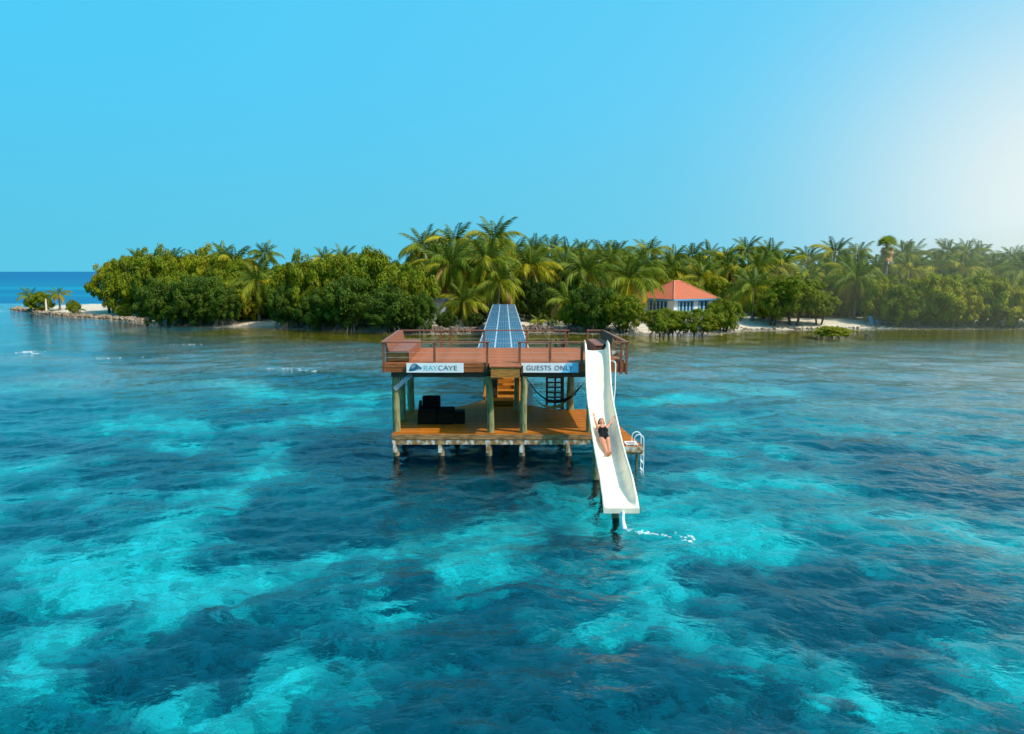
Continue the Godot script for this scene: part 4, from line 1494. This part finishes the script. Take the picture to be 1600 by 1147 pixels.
func make_plants() -> void:
	trunk_mat = mkmat(0.27, 0.215, 0.15, 0.9, M.blotch, Vector3(1, 3, 1))
	bark_mat = mkmat(0.13, 0.10, 0.075, 0.9, M.blotch, Vector3(1, 1, 1))
	M.root = mkmat(0.15, 0.13, 0.11, 0.9)
	M.driftwood = mkmat(0.42, 0.37, 0.32, 0.9)
	M.coconut = mkmat(0.24, 0.20, 0.03, 0.5)
	for i in 2:   # young and upright, grown and arching, old and hanging
		fronds.append(frond_mesh(3.5, 0.7, 28, 0.85, 400 + i, 0.0, 0.1, 0.6))
	for i in 2:
		fronds.append(frond_mesh(4.1, 1.45, 32, 1.0, 410 + i, 0.0, 0.4, 1.5))
	for i in 2:
		fronds.append(frond_mesh(4.0, 1.95, 32, 1.05, 420 + i, 0.08, 0.9, 2.6))
	palm_greens = [leafmat(0.190, 0.225, 0.012), leafmat(0.280, 0.275, 0.012), leafmat(0.145, 0.190, 0.012), leafmat(0.40, 0.345, 0.014)]
	palm_young = [leafmat(0.080, 0.130, 0.014, 0.4), leafmat(0.125, 0.170, 0.014, 0.4)]
	palm_olds = [leafmat(0.60, 0.46, 0.022), leafmat(0.45, 0.37, 0.022), leafmat(0.36, 0.24, 0.07)]
	leafs = [leafmat(0.070, 0.122, 0.008, 0.4), leafmat(0.175, 0.215, 0.007, 0.45), leafmat(0.275, 0.285, 0.010, 0.5), leafmat(0.045, 0.080, 0.007, 0.35), leafmat(0.37, 0.335, 0.014, 0.5)]
	for i in 4:
		crowns.append(crown_mesh(500 + i, 26000, 0.029))
	for i in 4:
		crowns.append(crown_mesh(510 + i, 8500, 0.050))

	# palms: right, distance, height of the crown's heart
	var skyline := [[-55, 112, 8.9], [-49, 110, 8.9], [-42, 112, 9.4], [-34, 108, 9.7], [-26, 112, 9.0], [-24, 116, 9.2], [-9, 96, 11.1], [-5, 96, 11.5], [0.4, 94, 11.9], [3, 100, 9.9], [6, 102, 10.9], [9, 108, 11.0],
		[11, 104, 10.1], [14, 110, 10.6], [20, 115, 10.8], [24, 110, 10.8], [30, 118, 10.0], [33, 118, 10.3], [37, 122, 10.4]]
	var skyline_right := [[38, 116, 10.0], [40.5, 114, 11.3], [43.5, 112, 10.5], [47, 124, 10.4], [52, 118, 10.0], [53.5, 112, 10.7], [56, 110, 10.4], [66, 115, 10.4], [69, 118, 10.5], [71, 112, 10.9], [76, 115, 10.8], [80, 118, 10.1], [84, 116, 10.0], [88, 115, 10.2], [92, 112, 10.3]]
	skyline.append_array(skyline_right)
	var middle := [[-49, 105, 7.1], [-45, 104, 7.6], [-43, 106, 8.1], [-37, 103, 8.8], [-6.5, 92, 8.3], [-5, 88, 8.5], [-2.6, 102, 10.2], [-0.4, 88, 8.8], [5, 92, 8.1], [10, 96, 7.9], [12, 92, 7.5], [16.3, 104, 9.4], [15.6, 94, 8.6], [17.3, 90, 6.7], [21, 100, 8.2], [27, 108, 8.1]]
	var middle_right := [[32, 110, 7.6], [30.6, 104, 6.6], [35, 106, 7.9], [38, 102, 8.0], [42, 104, 8.5], [43.5, 98, 6.4], [49.5, 104, 7.1], [48, 96, 7.5], [56, 104, 7.8], [59.5, 102, 7.8], [65, 104, 8.0], [67, 102, 7.8], [71.5, 102, 7.8], [72.8, 98, 7.5]]
	middle.append_array(middle_right)
	for i in skyline.size():
		var p = skyline[i]
		palm(palm_label("coconut palm in the skyline row", skyline, i), p[0], p[1], p[2] - (1.2 if p[0] > -20 else 0.4), 4.5 if p[1] < 101 else ([3.1, 2.8, 3.3][i % 3] if p[0] < -20 else [3.9, 3.3, 3.6][i % 3]), 26 if p[1] < 101 else 22, "palms along the skyline")
	for i in middle.size():
		var p = middle[i]
		palm(palm_label("coconut palm in the middle row", middle, i), p[0], p[1], p[2] - 0.9, 4.7 if p[1] < 93 else 4.1, 28 if p[1] < 93 else 22, "palms of the middle row")
	palm("big leaning coconut palm between the two round mangroves, pale fronds hanging low", -30, 92, 5.4, 4.4, 24)
	palm("low young coconut palm beside the small white house left of the solar roof", -3.2, 84.5, 3.2, 3.6, 18)
	palm("bright coconut palm standing right at the far end of the solar roof", 1, 86.5, 5.4, 4.0, 22)
	palm("low coconut palm before the orange hut, right of the solar roof", 9, 85, 3.3, 3.4, 16)
	palm("coconut palm with drooping yellow fronds right of the orange-roofed house", 33, 90, 4.6, 3.9, 22)
	palm("low coconut palm behind the spreading tree right of the orange-roofed house", 35.5, 90, 3.2, 3.4, 16)
	palm("half grown coconut palm behind the pale beach on the right", 40.5, 95, 4.4, 3.8, 20)
	palm("coconut palm with yellow hanging fronds above the two blue chairs", 47, 92, 5.7, 4.1, 22)
	palm("small wind-bent palm at the very tip of the sand spit", -77, 119, 2.6, 2.3, 14)
	palm("small palm on the sand spit, right of the tip's green shrub", -71.6, 118, 3.0, 2.2, 14)
	palm("knee-high palm seedling on the white sand spit", -62.2, 107, 1.0, 1.3, 9)
	palm("yellow green palm seedling on the sandy bank right of the solar roof", 5.5, 83.4, 0.95, 1.5, 11)
	palm("second palm seedling on the sandy bank, nearer the slide", 6.7, 83.0, 1.0, 1.3, 10)
	fan_palm()

	# broad-leaved trees: right, distance, top, half width
	tree("sea_grape_tree", "light green rounded tree at the left edge of the wood", "tree", -58.1, 109, 8.3, 3.0, 2, false, "", 1.4)
	tree("sea_grape_tree", "taller tree on the left, second from the edge of the wood", "tree", -53.6, 108, 10.0, 3.4, 1, false, "", 1.4)
	tree("sea_grape_tree", "low dark tree behind the sand spit's inner end", "tree", -53.0, 106.5, 5.3, 2.0, 0, false, "", 1.1)
	tree("broadleaf_tree", "broad tree behind the left round mangrove, on its left", "tree", -47, 102, 10.1, 3.7, 1)
	tree("broadleaf_tree", "broad tree directly behind the top of the left round mangrove", "tree", -42, 103, 10.3, 3.9, 2)
	tree("broadleaf_tree", "broad tree behind the left round mangrove, on its right", "tree", -36.6, 101, 9.4, 3.5, 1)
	tree("mangrove", "left lobe of the left round mangrove clump, dark green to the water", "mangrove", -41.3, 89.8, 5.8, 3.3, 0, true)
	tree("mangrove", "middle and tallest lobe of the left round mangrove clump", "mangrove", -37.0, 89.5, 6.6, 3.9, 0, true)
	tree("mangrove", "right lobe of the left round mangrove clump", "mangrove", -33.5, 88.8, 5.1, 2.4, 0, true)
	var big := [["back left of the big mangrove thicket, under the skyline", -23.5, 88, 9.0, 3.7, 1], ["back middle of the big mangrove thicket, its left high top", -19, 87.5, 9.4, 4.0, 1], ["tallest mangrove of the big thicket, in its middle", -14.2, 86, 9.6, 3.9, 1],
		["mangrove at the back right of the big thicket", -9.8, 82.5, 7.6, 3.4, 1], ["mangrove in the centre front of the big thicket", -16.2, 82, 6.3, 3.5, 0], ["mangrove of the big thicket behind the platform's left rail", -11.2, 79.5, 5.2, 3.3, 0],
		["small mangrove at the right end of the big thicket", -7.9, 79.2, 4.5, 2.0, 0], ["low mangrove at the left end of the big thicket", -24.6, 85.8, 5.1, 2.3, 0], ["low mangrove in the front left of the big thicket", -20.4, 83.2, 4.7, 2.6, 0]]
	for q in big:
		tree("mangrove", q[0], "mangrove", q[1], q[2], q[3], q[4], q[5], true)
	tree("shrub", "dark shrub between the big mangrove thicket and the low palm", "shrub", -5.2, 82.0, 2.2, 1.3, 3)
	tree("shrub", "low dark shrub on the bank just left of the solar roof", "shrub", -2.0, 83.5, 1.9, 1.4, 3)
	tree("broadleaf_tree", "dark tree just right of the far end of the solar roof", "tree", 5.2, 89, 6.0, 2.6, 3)
	tree("broadleaf_tree", "dark tree behind the orange hut", "tree", 9.4, 92, 6.4, 2.8, 3)
	tree("mangrove", "left bush of the thicket behind the slide top", "mangrove", 9.6, 81.4, 3.6, 1.9, 1, true)
	tree("mangrove", "tallest bush of the thicket behind the slide top", "mangrove", 11.6, 80.6, 5.6, 2.9, 0, true)
	tree("mangrove", "right bush of the thicket behind the slide top", "mangrove", 14.7, 79.3, 4.5, 2.5, 1, true)
	tree("mangrove", "left half of the low mangrove before the orange-roofed house", "mangrove", 18.5, 76.0, 2.9, 2.3, 1, true)
	tree("mangrove", "right half of the low mangrove before the orange-roofed house", "mangrove", 22.0, 76.0, 2.8, 2.6, 1, true)
	tree("broadleaf_tree", "bushy tree at the right corner of the orange-roofed house", "tree", 26.3, 80.5, 3.8, 2.1, 1)
	tree("button_tree", "left part of the spreading tree with bare stems on the sand", "tree", 34.2, 86.5, 4.8, 2.2, 1, false, "", 0.7)
	tree("button_tree", "main part of the spreading tree with bare stems on the sand", "tree", 36.9, 86.8, 6.3, 3.3, 1, false, "", 1.0)
	tree("button_tree", "right low part of the spreading tree, overhanging the beach", "tree", 40.1, 87, 4.3, 2.1, 1, false, "", 0.8)
	tree("broadleaf_tree", "yellow green tree behind the blue chairs", "tree", 48.3, 98, 6.1, 3.0, 4)
	tree("broadleaf_tree", "yellow green tree left of the blue chairs, behind the beach", "tree", 43.6, 96, 4.6, 2.4, 4)
	tree("mangrove", "mangrove next to the blue chairs, left end of the right shore", "mangrove", 48.6, 88.5, 6.0, 2.3, 2, true)
	tree("mangrove", "second mangrove from the blue chairs on the right shore", "mangrove", 49.9, 86.5, 5.2, 2.5, 1, true)
	tree("mangrove", "third mangrove from the blue chairs on the right shore, tall", "mangrove", 53.7, 87.2, 6.9, 3.5, 2, true)
	tree("mangrove", "fourth mangrove from the blue chairs, low and yellow green", "mangrove", 55.9, 86, 5.1, 2.9, 4, true)
	tree("mangrove", "fifth mangrove from the blue chairs on the right shore", "mangrove", 60.2, 87, 6.6, 3.3, 2, true)
	tree("mangrove", "yellow green mangrove at the right edge of the picture", "mangrove", 62.9, 86, 5.6, 3.1, 4, true)
	tree("mangrove", "mangrove just beyond the right edge of the picture", "mangrove", 67.5, 87, 6.3, 3.2, 2, true)
	tree("shrub", "green shrub at the tip of the sand spit", "shrub", -74.6, 118, 3.4, 2.2, 1)
	tree("shrub", "small round shrub in the middle of the sand spit", "shrub", -65.7, 111.8, 2.3, 1.0, 1)
	tree("shrub", "small yellow green shrub near the inner end of the sand spit", "shrub", -52.9, 102.6, 2.1, 1.2, 2)
	tree("young_mangrove", "low bright green mangrove standing alone in the shallow water", "mangrove", 35.0, 72.8, 1.15, 1.9, 2, true)
	var tw := thing("mangrove_sprout", "tiny leafless grey mangrove sprout in the shallows on the right", "mangrove", P(38.6, 0, 72.6))
	var sb := MB.new()
	for i in 16:
		var a := i * 2.4
		sb.tube([P(38.6 + cos(a) * 0.5, -0.3, 72.6 + sin(a) * 0.4), P(38.6 + cos(a) * 0.25, 0.2, 72.6 + sin(a) * 0.2), P(38.6 + cos(a + 1) * 0.5, 0.5, 72.6 + sin(a + 1) * 0.4)], [0.03, 0.025, 0.01], 5)
	part("stems", sb.mesh(), M.root, tw)

	# the wood behind: one mass of leaves under and between the palms
	var r := RandomNumberGenerator.new()
	r.seed = 77
	for v in 3:
		var places := []
		for i in 120:
			var x := r.randf_range(-56.0, 112.0)
			var d := r.randf_range(92.0, 128.0)
			if x > 13.0 and x < 34.0 and d < 101.0:
				continue
			if x > 38.0 and x < 50.0 and d < 100.0:
				continue
			if x < -44.0 and d < 104.0:
				continue
			if x > -3.0 and x < 12.0 and d < 98.0:
				continue
			var h := r.randf_range(4.3, 6.0) + smoothstep(94.0, 112.0, d) * r.randf_range(1.6, 2.8)
			var s := r.randf_range(2.6, 3.8)
			places.append(Transform3D(Basis(Vector3.UP, r.randf() * TAU) * Basis.from_scale(Vector3(s, h, s)), P(x, 0.4, d)))
		var mm := MultiMesh.new()
		mm.transform_format = MultiMesh.TRANSFORM_3D
		mm.mesh = crowns[v]
		mm.instance_count = places.size()
		for i in places.size():
			mm.set_instance_transform(i, places[i])
		var o := MultiMeshInstance3D.new()
		o.name = numbered("undergrowth")
		o.multimesh = mm
		o.material_override = leafs[[1, 2, 0][v]]
		add_child(o, true)
		o.set_meta("kind", "stuff")
		o.set_meta("label", ["mid green undergrowth filling the wood behind the palms", "yellow green undergrowth filling the wood behind the palms", "dark green undergrowth filling the wood behind the palms"][v])

func fan_palm() -> void:
	var x := 55.2
	var d := 100.5
	var h := 10.2
	var at := P(x, 0.5, d)
	var t := thing("fan_palm", "fan palm with a skirt of dead brown leaves, tallest on the right skyline", "palm tree", at)
	var b := MB.new()
	b.tube([at, P(x + 0.1, 5.0, d), P(x, h, d)], [0.32, 0.24, 0.22], 8)
	part("trunk", b.mesh(), trunk_mat, t)
	var fan := MB.new()
	for i in 17:
		var a := lerpf(-1.5, 1.5, i / 16.0)
		var e := Vector3(0.9 + cos(a) * 0.95, -0.10 - 0.12 * absf(a), sin(a) * 0.95)
		var w := Vector3(-sin(a), 0, cos(a)) * 0.055
		var m := Vector3(0.9, 0, 0).lerp(e, 0.55)
		fan.tri(Vector3(0.9, 0, 0), m + w, m - w)
		fan.tri(m + w, e, m - w)
	fan.tube([Vector3.ZERO, Vector3(0.9, 0, 0)], [0.03, 0.02], 4, false)
	var fm := fan.mesh(true)
	var fan_green := leafmat(0.30, 0.36, 0.05, 0.7)
	var dead_mat := leafmat(0.62, 0.38, 0.15, 0.7)
	var r := RandomNumberGenerator.new()
	r.seed = 9
	for i in 66:
		var q := i / 65.0
		var dead := i > 27
		var pitch := lerpf(1.45, 0.25, i / 27.0) if not dead else r.randf_range(-1.4, -0.95)
		var y := h if not dead else h + r.randf_range(-0.9, 0.75)
		lpart("dead_leaf" if dead else "leaf", fm, dead_mat if dead else fan_green, t, Transform3D(Basis(Vector3.UP, i * 2.4) * Basis(Vector3.BACK, pitch) * Basis.from_scale(Vector3.ONE * (0.95 if dead else 0.92)), Vector3(0, y - 0.5, 0)))

# ------------------------------------------------------------------ houses
func make_houses() -> void:
	var roof := mkmat(0.58, 0.135, 0.045, 0.55, ntex(0.02, 601, ramp(0.82, 1.0), 256, 4), Vector3(0.4, 0.4, 0.4))
	var ridge := mkmat(0.62, 0.20, 0.09, 0.5)
	var wall := mkmat(0.74, 0.75, 0.76, 0.7, ntex(0.02, 602, ramp(0.9, 1.0), 256, 4), Vector3(0.3, 0.3, 0.3))
	M.shutter = mkmat(0.42, 0.55, 0.66, 0.5)
	var blue := mkmat(0.075, 0.31, 0.52, 0.5)
	var glass := mkmat(0.03, 0.055, 0.075, 0.08)
	house("orange_roof_house", "white bungalow with a hipped orange roof and blue window frames", P(24.7, 0.6, 95.2), 0.49, 6.7, 6.4, 2.7, 2.25, roof, ridge, wall, blue, glass, [[-1.35, 1.2, 4], [1.65, 0.72, 2]], [[0.15, 1.75, 5]])
	house("back_house", "orange roof of another house showing behind the bungalow's left side", P(23.2, 0.6, 108.0), 0.3, 6.0, 6.0, 3.9, 2.0, roof, ridge, wall, blue, glass, [[0.0, 0.9, 2]], [[0.0, 0.9, 2]])
	house("white_cabin", "small white cabin with a red roof half hidden behind the big mangrove thicket", P(-8.3, 0.6, 91.0), -0.12, 5.6, 5.0, 2.9, 2.0, mkmat(0.30, 0.070, 0.035, 0.6), ridge, wall, blue, glass, [[0.9, 0.45, 1], [-1.4, 0.6, 2]], [[0.0, 0.9, 2]])
	house("orange_hut", "ochre painted hut in the shade between the trunks right of the solar roof", P(7.6, 0.5, 97.0), 0.1, 4.4, 4.0, 2.3, 1.3, M.grey_board, ridge, mkmat(0.62, 0.26, 0.035, 0.8), M.wood_y, glass, [[-1.1, 0.7, 1], [1.1, 0.7, 1]], [[0.0, 0.7, 1]])

func house(called: String, label: String, at: Vector3, turn: float, wide: float, deep: float, tall: float, rise: float, roof: Material, ridge: Material, wall: Material, trim: Material, glass: Material, front: Array, side: Array) -> void:
	var t := thing(called, label, "house", at, turn)
	var b := MB.new()
	b.box(Vector3(0, tall / 2, 0), Vector3(wide, tall, deep))
	b.box(Vector3(0, -0.35, 0), Vector3(wide + 0.2, 0.7, deep + 0.2))
	var walls := lpart("wall", b.mesh(), wall, t)
	var e := 0.55
	var hx := wide / 2 + e
	var hz := deep / 2 + e
	var y := tall - 0.06
	var rl := maxf(0.3, (wide - deep) / 2 + 0.35)
	b = MB.new()
	var A := Vector3(-hx, y, hz)
	var B := Vector3(hx, y, hz)
	var C := Vector3(hx, y, -hz)
	var D := Vector3(-hx, y, -hz)
	var R0 := Vector3(-rl, y + rise, 0)
	var R1 := Vector3(rl, y + rise, 0)
	b.quad(A, R0, R1, B)
	b.quad(C, R1, R0, D)
	b.tri(B, R1, C)
	b.tri(D, R0, A)
	b.quad(A, B, C, D)
	var top := lpart("roof", b.mesh(), roof, t)
	b = MB.new()
	for q in [[A, R0], [B, R1], [C, R1], [D, R0], [R0, R1]]:
		b.tube([q[0] + Vector3(0, 0.03, 0), q[1] + Vector3(0, 0.03, 0)], [0.07, 0.07], 6)
	lpart("ridge_cap", b.mesh(), ridge, top)
	b = MB.new()
	b.box(Vector3(0, y - 0.10, hz), Vector3(hx * 2, 0.17, 0.04))
	b.box(Vector3(0, y - 0.10, -hz), Vector3(hx * 2, 0.17, 0.04))
	b.box(Vector3(hx, y - 0.10, 0), Vector3(0.04, 0.17, hz * 2 - 0.05))
	b.box(Vector3(-hx, y - 0.10, 0), Vector3(0.04, 0.17, hz * 2 - 0.05))
	lpart("fascia", b.mesh(), trim, top)
	b = MB.new()   # standing seams of the sheet metal
	var k := -hx + 0.4
	while k < hx - 0.2:
		var f := clampf((hx - absf(k)) / (hx - rl), 0.0, 1.0)
		for s in [1.0, -1.0]:
			b.tube([Vector3(k, y + 0.01, s * hz), Vector3(k, y + rise * f + 0.01, s * hz * (1.0 - f))], [0.025, 0.025], 4, false)
		k += 0.45
	k = -hz + 0.4
	while k < hz - 0.2:
		var f := 1.0 - absf(k) / hz
		for s in [1.0, -1.0]:
			b.tube([Vector3(s * hx, y + 0.01, k), Vector3(s * lerpf(hx, rl, f), y + rise * f + 0.01, k)], [0.025, 0.025], 4, false)
		k += 0.45
	lpart("roof_seams", b.mesh(), roof, top)
	for face in 2:
		for q in (front if face == 0 else side):
			for side_sign in ([1.0] if face == 0 else [-1.0, 1.0]):
				var turn_y: float = 0.0 if face == 0 else PI * 0.5 * side_sign
				var fr := Transform3D(Basis(Vector3.UP, turn_y), Basis(Vector3.UP, turn_y) * Vector3(q[0], tall * 0.58, (deep if face == 0 else wide) / 2))
				var w: float = q[1] * 2.0
				var h := tall * 0.50
				b = MB.new()
				for s in [-1.0, 1.0]:
					b.box(Vector3(s * (w / 2 + 0.06), 0, 0.03), Vector3(0.12, h + 0.24, 0.09))
					b.box(Vector3(0, s * (h / 2 + 0.06), 0.03), Vector3(w, 0.12, 0.088))
				for i in range(1, q[2]):
					b.box(Vector3(-w / 2 + w * i / q[2], 0, 0.03), Vector3(0.14, h, 0.07))
				var win := lpart("window", b.mesh(), trim, t, fr)
				for i in q[2]:
					b = MB.new()
					b.box(Vector3(-w / 2 + w * (i + 0.5) / q[2], 0, 0.012), Vector3(w / q[2] - 0.09, h, 0.02))
					lpart("pane", b.mesh(), glass, win)
					b = MB.new()
					for j in 3:
						b.box(Vector3(-w / 2 + w * (i + 0.22) / q[2], h * (j - 1) * 0.33, 0.03), Vector3(w / q[2] * 0.26, h * 0.28, 0.02))
					lpart("shutter_slats", b.mesh(), M.shutter, win)

# ------------------------------------------------------------------ small things along the shore
func make_small_things() -> void:
	var r := RandomNumberGenerator.new()
	r.seed = 91
	for i in 2:
		var at := P(47.0 + i * 1.15, ground(47.0 + i * 1.15, 87.6), 87.6)
		var t := thing("beach_chair", ["left of the two blue wooden beach chairs on the sand", "right of the two blue wooden beach chairs on the sand"][i], "chair", at, 0.25 - 0.4 * i, "blue beach chairs")
		var c: Material = mkmat(0.05, 0.32, 0.55, 0.5) if i == 0 else mkmat(0.03, 0.22, 0.42, 0.5)
		for k in 5:
			var b := MB.new()
			b.box(Vector3(-0.24 + k * 0.12, 0.68, -0.28), Vector3(0.10, 0.85 + 0.1 * sin(k * PI / 4.0), 0.03), Basis(Vector3.RIGHT, -0.32))
			lpart("back_slat", b.mesh(), c, t)
		for k in 4:
			var b := MB.new()
			b.box(Vector3(0, 0.34 + k * 0.025, -0.10 + k * 0.13), Vector3(0.6, 0.03, 0.115), Basis(Vector3.RIGHT, -0.2))
			lpart("seat_slat", b.mesh(), c, t)
		for s in [-1.0, 1.0]:
			var b := MB.new()
			b.box(Vector3(s * 0.36, 0.58, 0.08), Vector3(0.13, 0.03, 0.78))
			lpart("armrest", b.mesh(), c, t)
			b = MB.new()
			b.box(Vector3(s * 0.36, 0.29, 0.38), Vector3(0.04, 0.56, 0.10))
			lpart("leg", b.mesh(), c, t)
			b = MB.new()
			b.box(Vector3(s * 0.32, 0.22, -0.08), Vector3(0.035, 0.10, 1.0), Basis(Vector3.RIGHT, 0.28))
			lpart("leg", b.mesh(), c, t)
	# rocks: the edge of the spit and the bank by the walkway
	var rock := MB.new()
	var rn := RandomNumberGenerator.new()
	rn.seed = 4
	var ring := []
	for y in 5:
		var row := []
		for k in 8:
			var a := TAU * k / 8.0
			var e := -PI / 2 + PI * y / 4.0
			row.append(Vector3(cos(a) * cos(e), sin(e) * 0.7, sin(a) * cos(e)) * (1.0 if y in [0, 4] else rn.randf_range(0.75, 1.15)))
		ring.append(row)
	for y in 4:
		for k in 8:
			rock.quad(ring[y][k], ring[y + 1][k], ring[y + 1][(k + 1) % 8], ring[y][(k + 1) % 8])
	var rm := rock.mesh()
	var places := []
	for i in 1300:
		var x := r.randf_range(-87.0, -46.0)
		var s := r.randf_range(0.10, 0.32)
		places.append(Transform3D(Basis.from_euler(Vector3(r.randf() * 6, r.randf() * 6, r.randf() * 6)) * Basis.from_scale(Vector3(s * 1.3, s, s)), P(x, r.randf_range(-0.1, 0.28), shore(x) + r.randf_range(-0.5, 1.1))))
	scatter("shore_rocks", "brown rocks piled along the edge of the sand spit", rm, mkmat(0.44, 0.31, 0.20, 0.9, M.blotch, Vector3(0.8, 0.8, 0.8)), places)
	places = []
	for i in 420:
		var x := r.randf_range(-7.5, 10.5)
		if x > -0.7 and x < 2.6:
			continue
		var s := r.randf_range(0.10, 0.34)
		places.append(Transform3D(Basis.from_euler(Vector3(r.randf() * 6, r.randf() * 6, r.randf() * 6)) * Basis.from_scale(Vector3(s * 1.6, s * 0.8, s)), P(x, r.randf_range(0.0, 0.40), shore(x) + r.randf_range(-0.3, 1.3))))
	scatter("bank_rocks", "brown and grey rocks along the sandy bank beside the walkway", rm, mkmat(0.24, 0.17, 0.12, 0.9, M.blotch, Vector3(0.8, 0.8, 0.8)), places)
	places = []
	for i in 260:
		var x := r.randf_range(24.0, 62.0)
		var s := r.randf_range(0.06, 0.18)
		places.append(Transform3D(Basis.from_euler(Vector3(r.randf() * 6, r.randf() * 6, r.randf() * 6)) * Basis.from_scale(Vector3(s * 2.0, s * 0.6, s)), P(x, ground(x, shore(x) + 1.0) - 0.02, shore(x) + r.randf_range(0.2, 2.0))))
	scatter("beach_wrack", "dark weed and stones washed up along the right beach", rm, mkmat(0.16, 0.12, 0.08, 0.9), places)
	var logs := [[4.4, 82.0, 2.6, 0.2], [7.2, 82.4, 3.0, -0.15], [-5.2, 80.9, 2.2, 0.1]]
	var names := ["pale driftwood log on the bank just right of the solar roof", "pale driftwood log on the bank nearest the slide", "driftwood log on the bank left of the solar roof"]
	for i in 3:
		var q = logs[i]
		var b := MB.new()
		var dx: float = cos(q[3]) * q[2] * 0.5
		var dd: float = sin(q[3]) * q[2] * 0.5
		var g := ground(q[0], q[1]) + 0.08
		b.tube([P(q[0] - dx, g, q[1] - dd), P(q[0], g + 0.06, q[1]), P(q[0] + dx, g + 0.02, q[1] + dd)], [0.13, 0.12, 0.07], 8)
		tag(part(numbered("driftwood_log"), b.mesh(), M.driftwood, self), names[i], "log")
	var post_m := MB.new()
	post_m.tube([P(-72.9, 0.3, 116.5), P(-72.9, 1.6, 116.5), P(-72.85, 2.3, 116.5)], [0.16, 0.15, 0.10], 8)
	tag(part("white_post", post_m.mesh(), mkmat(0.72, 0.60, 0.45, 0.8), self), "pale post standing in the sand near the spit's tip", "post")
	# foam: where the fall hits the sea and on small breaking waves
	var spots := [[3.50, 18.15, 0.15, 0.15], [3.55, 18.2, 0.08, 0.08], [3.62, 18.05, 0.12, 0.08]]
	for i in 42:
		var q := pow(r.randf(), 1.4)
		var w := r.randf_range(-1.0, 1.0)
		spots.append([3.56 + 1.7 * q, 18.08 - 0.72 * q + w * absf(w) * (0.06 + 0.26 * q), 0.045 * (1.2 - q * 0.5), 0.028])
	foam("splash_foam", "white foam where the slide's water falls into the sea", spots, 0.35, 88)
	foam("breaking_wave_foam", "white foam of small waves breaking over the reef on the left", [[-39.6, 59.8, 0.6, 0.6], [-39.0, 59.4, 0.9, 0.35], [-38.0, 58.9, 0.7, 0.15], [-30.0, 55.0, 1.1, 0.05], [-25.6, 55.5, 1.4, 0.05], [-14.4, 49.4, 1.3, 0.05], [-12.1, 48.6, 1.2, 0.07], [-86.0, 123.0, 1.4, 0.8], [-29.0, 66.0, 2.0, 0.05]], 0.45, 89)

func foam(called: String, label: String, spots: Array, rough: float, s: int) -> void:
	var r := RandomNumberGenerator.new()
	r.seed = s
	var b := MB.new()
	for q in spots:
		for i in int(22 * clampf(q[2] * q[3] * 14.0, 0.4, 2.0)):
			var x: float = q[0] + r.randfn() * q[2] * 0.55
			var d: float = q[1] + r.randfn() * q[3] * 0.6
			var w: float = (0.012 + 0.075 * pow(r.randf(), 3.0)) * clampf(q[2] * 2.2, 0.45, 1.5)
			var h := wave(x, d) + 0.012
			var t := r.randf_range(-0.5, 0.5)
			var u := Vector3(cos(t), 0, sin(t)) * w
			var v := Vector3(-sin(t), 0, cos(t)) * w * 0.4
			var top := P(x, h + w * 0.5 * rough, d)
			var c := [P(x, h, d) - u, P(x, h, d) + v - u * 0.3, P(x, h, d) + v + u * 0.4, P(x, h, d) + u, P(x, h, d) - v + u * 0.3, P(x, h, d) - v - u * 0.5]
			for k in 6:
				b.tri(c[k], top, c[(k + 1) % 6])
	var fm := mkmat(0.86, 0.90, 0.91, 0.6)
	fm.transparency = BaseMaterial3D.TRANSPARENCY_ALPHA
	fm.albedo_color.a = 0.85
	struct(called, b.mesh(), fm, "stuff").set_meta("label", label)

func scatter(called: String, label: String, m: Mesh, mat: Material, places: Array) -> void:
	var mm := MultiMesh.new()
	mm.transform_format = MultiMesh.TRANSFORM_3D
	mm.mesh = m
	mm.instance_count = places.size()
	for i in places.size():
		mm.set_instance_transform(i, places[i])
	var o := MultiMeshInstance3D.new()
	o.name = called
	o.multimesh = mm
	o.material_override = mat
	add_child(o, true)
	o.set_meta("kind", "stuff")
	o.set_meta("label", label)

func make_haze() -> void:   # added haze over the right end of the island, for the lens glare there
	var f := FogVolume.new()
	f.name = "haze"
	f.shape = RenderingServer.FOG_VOLUME_SHAPE_ELLIPSOID
	f.size = Vector3(150, 27, 110)
	f.position = P(105, 1.0, 98)
	var m := FogMaterial.new()
	m.density = 0.0034
	m.albedo = Color(1.0, 0.98, 0.84)
	f.material = m
	add_child(f)
	f.set_meta("kind", "stuff")
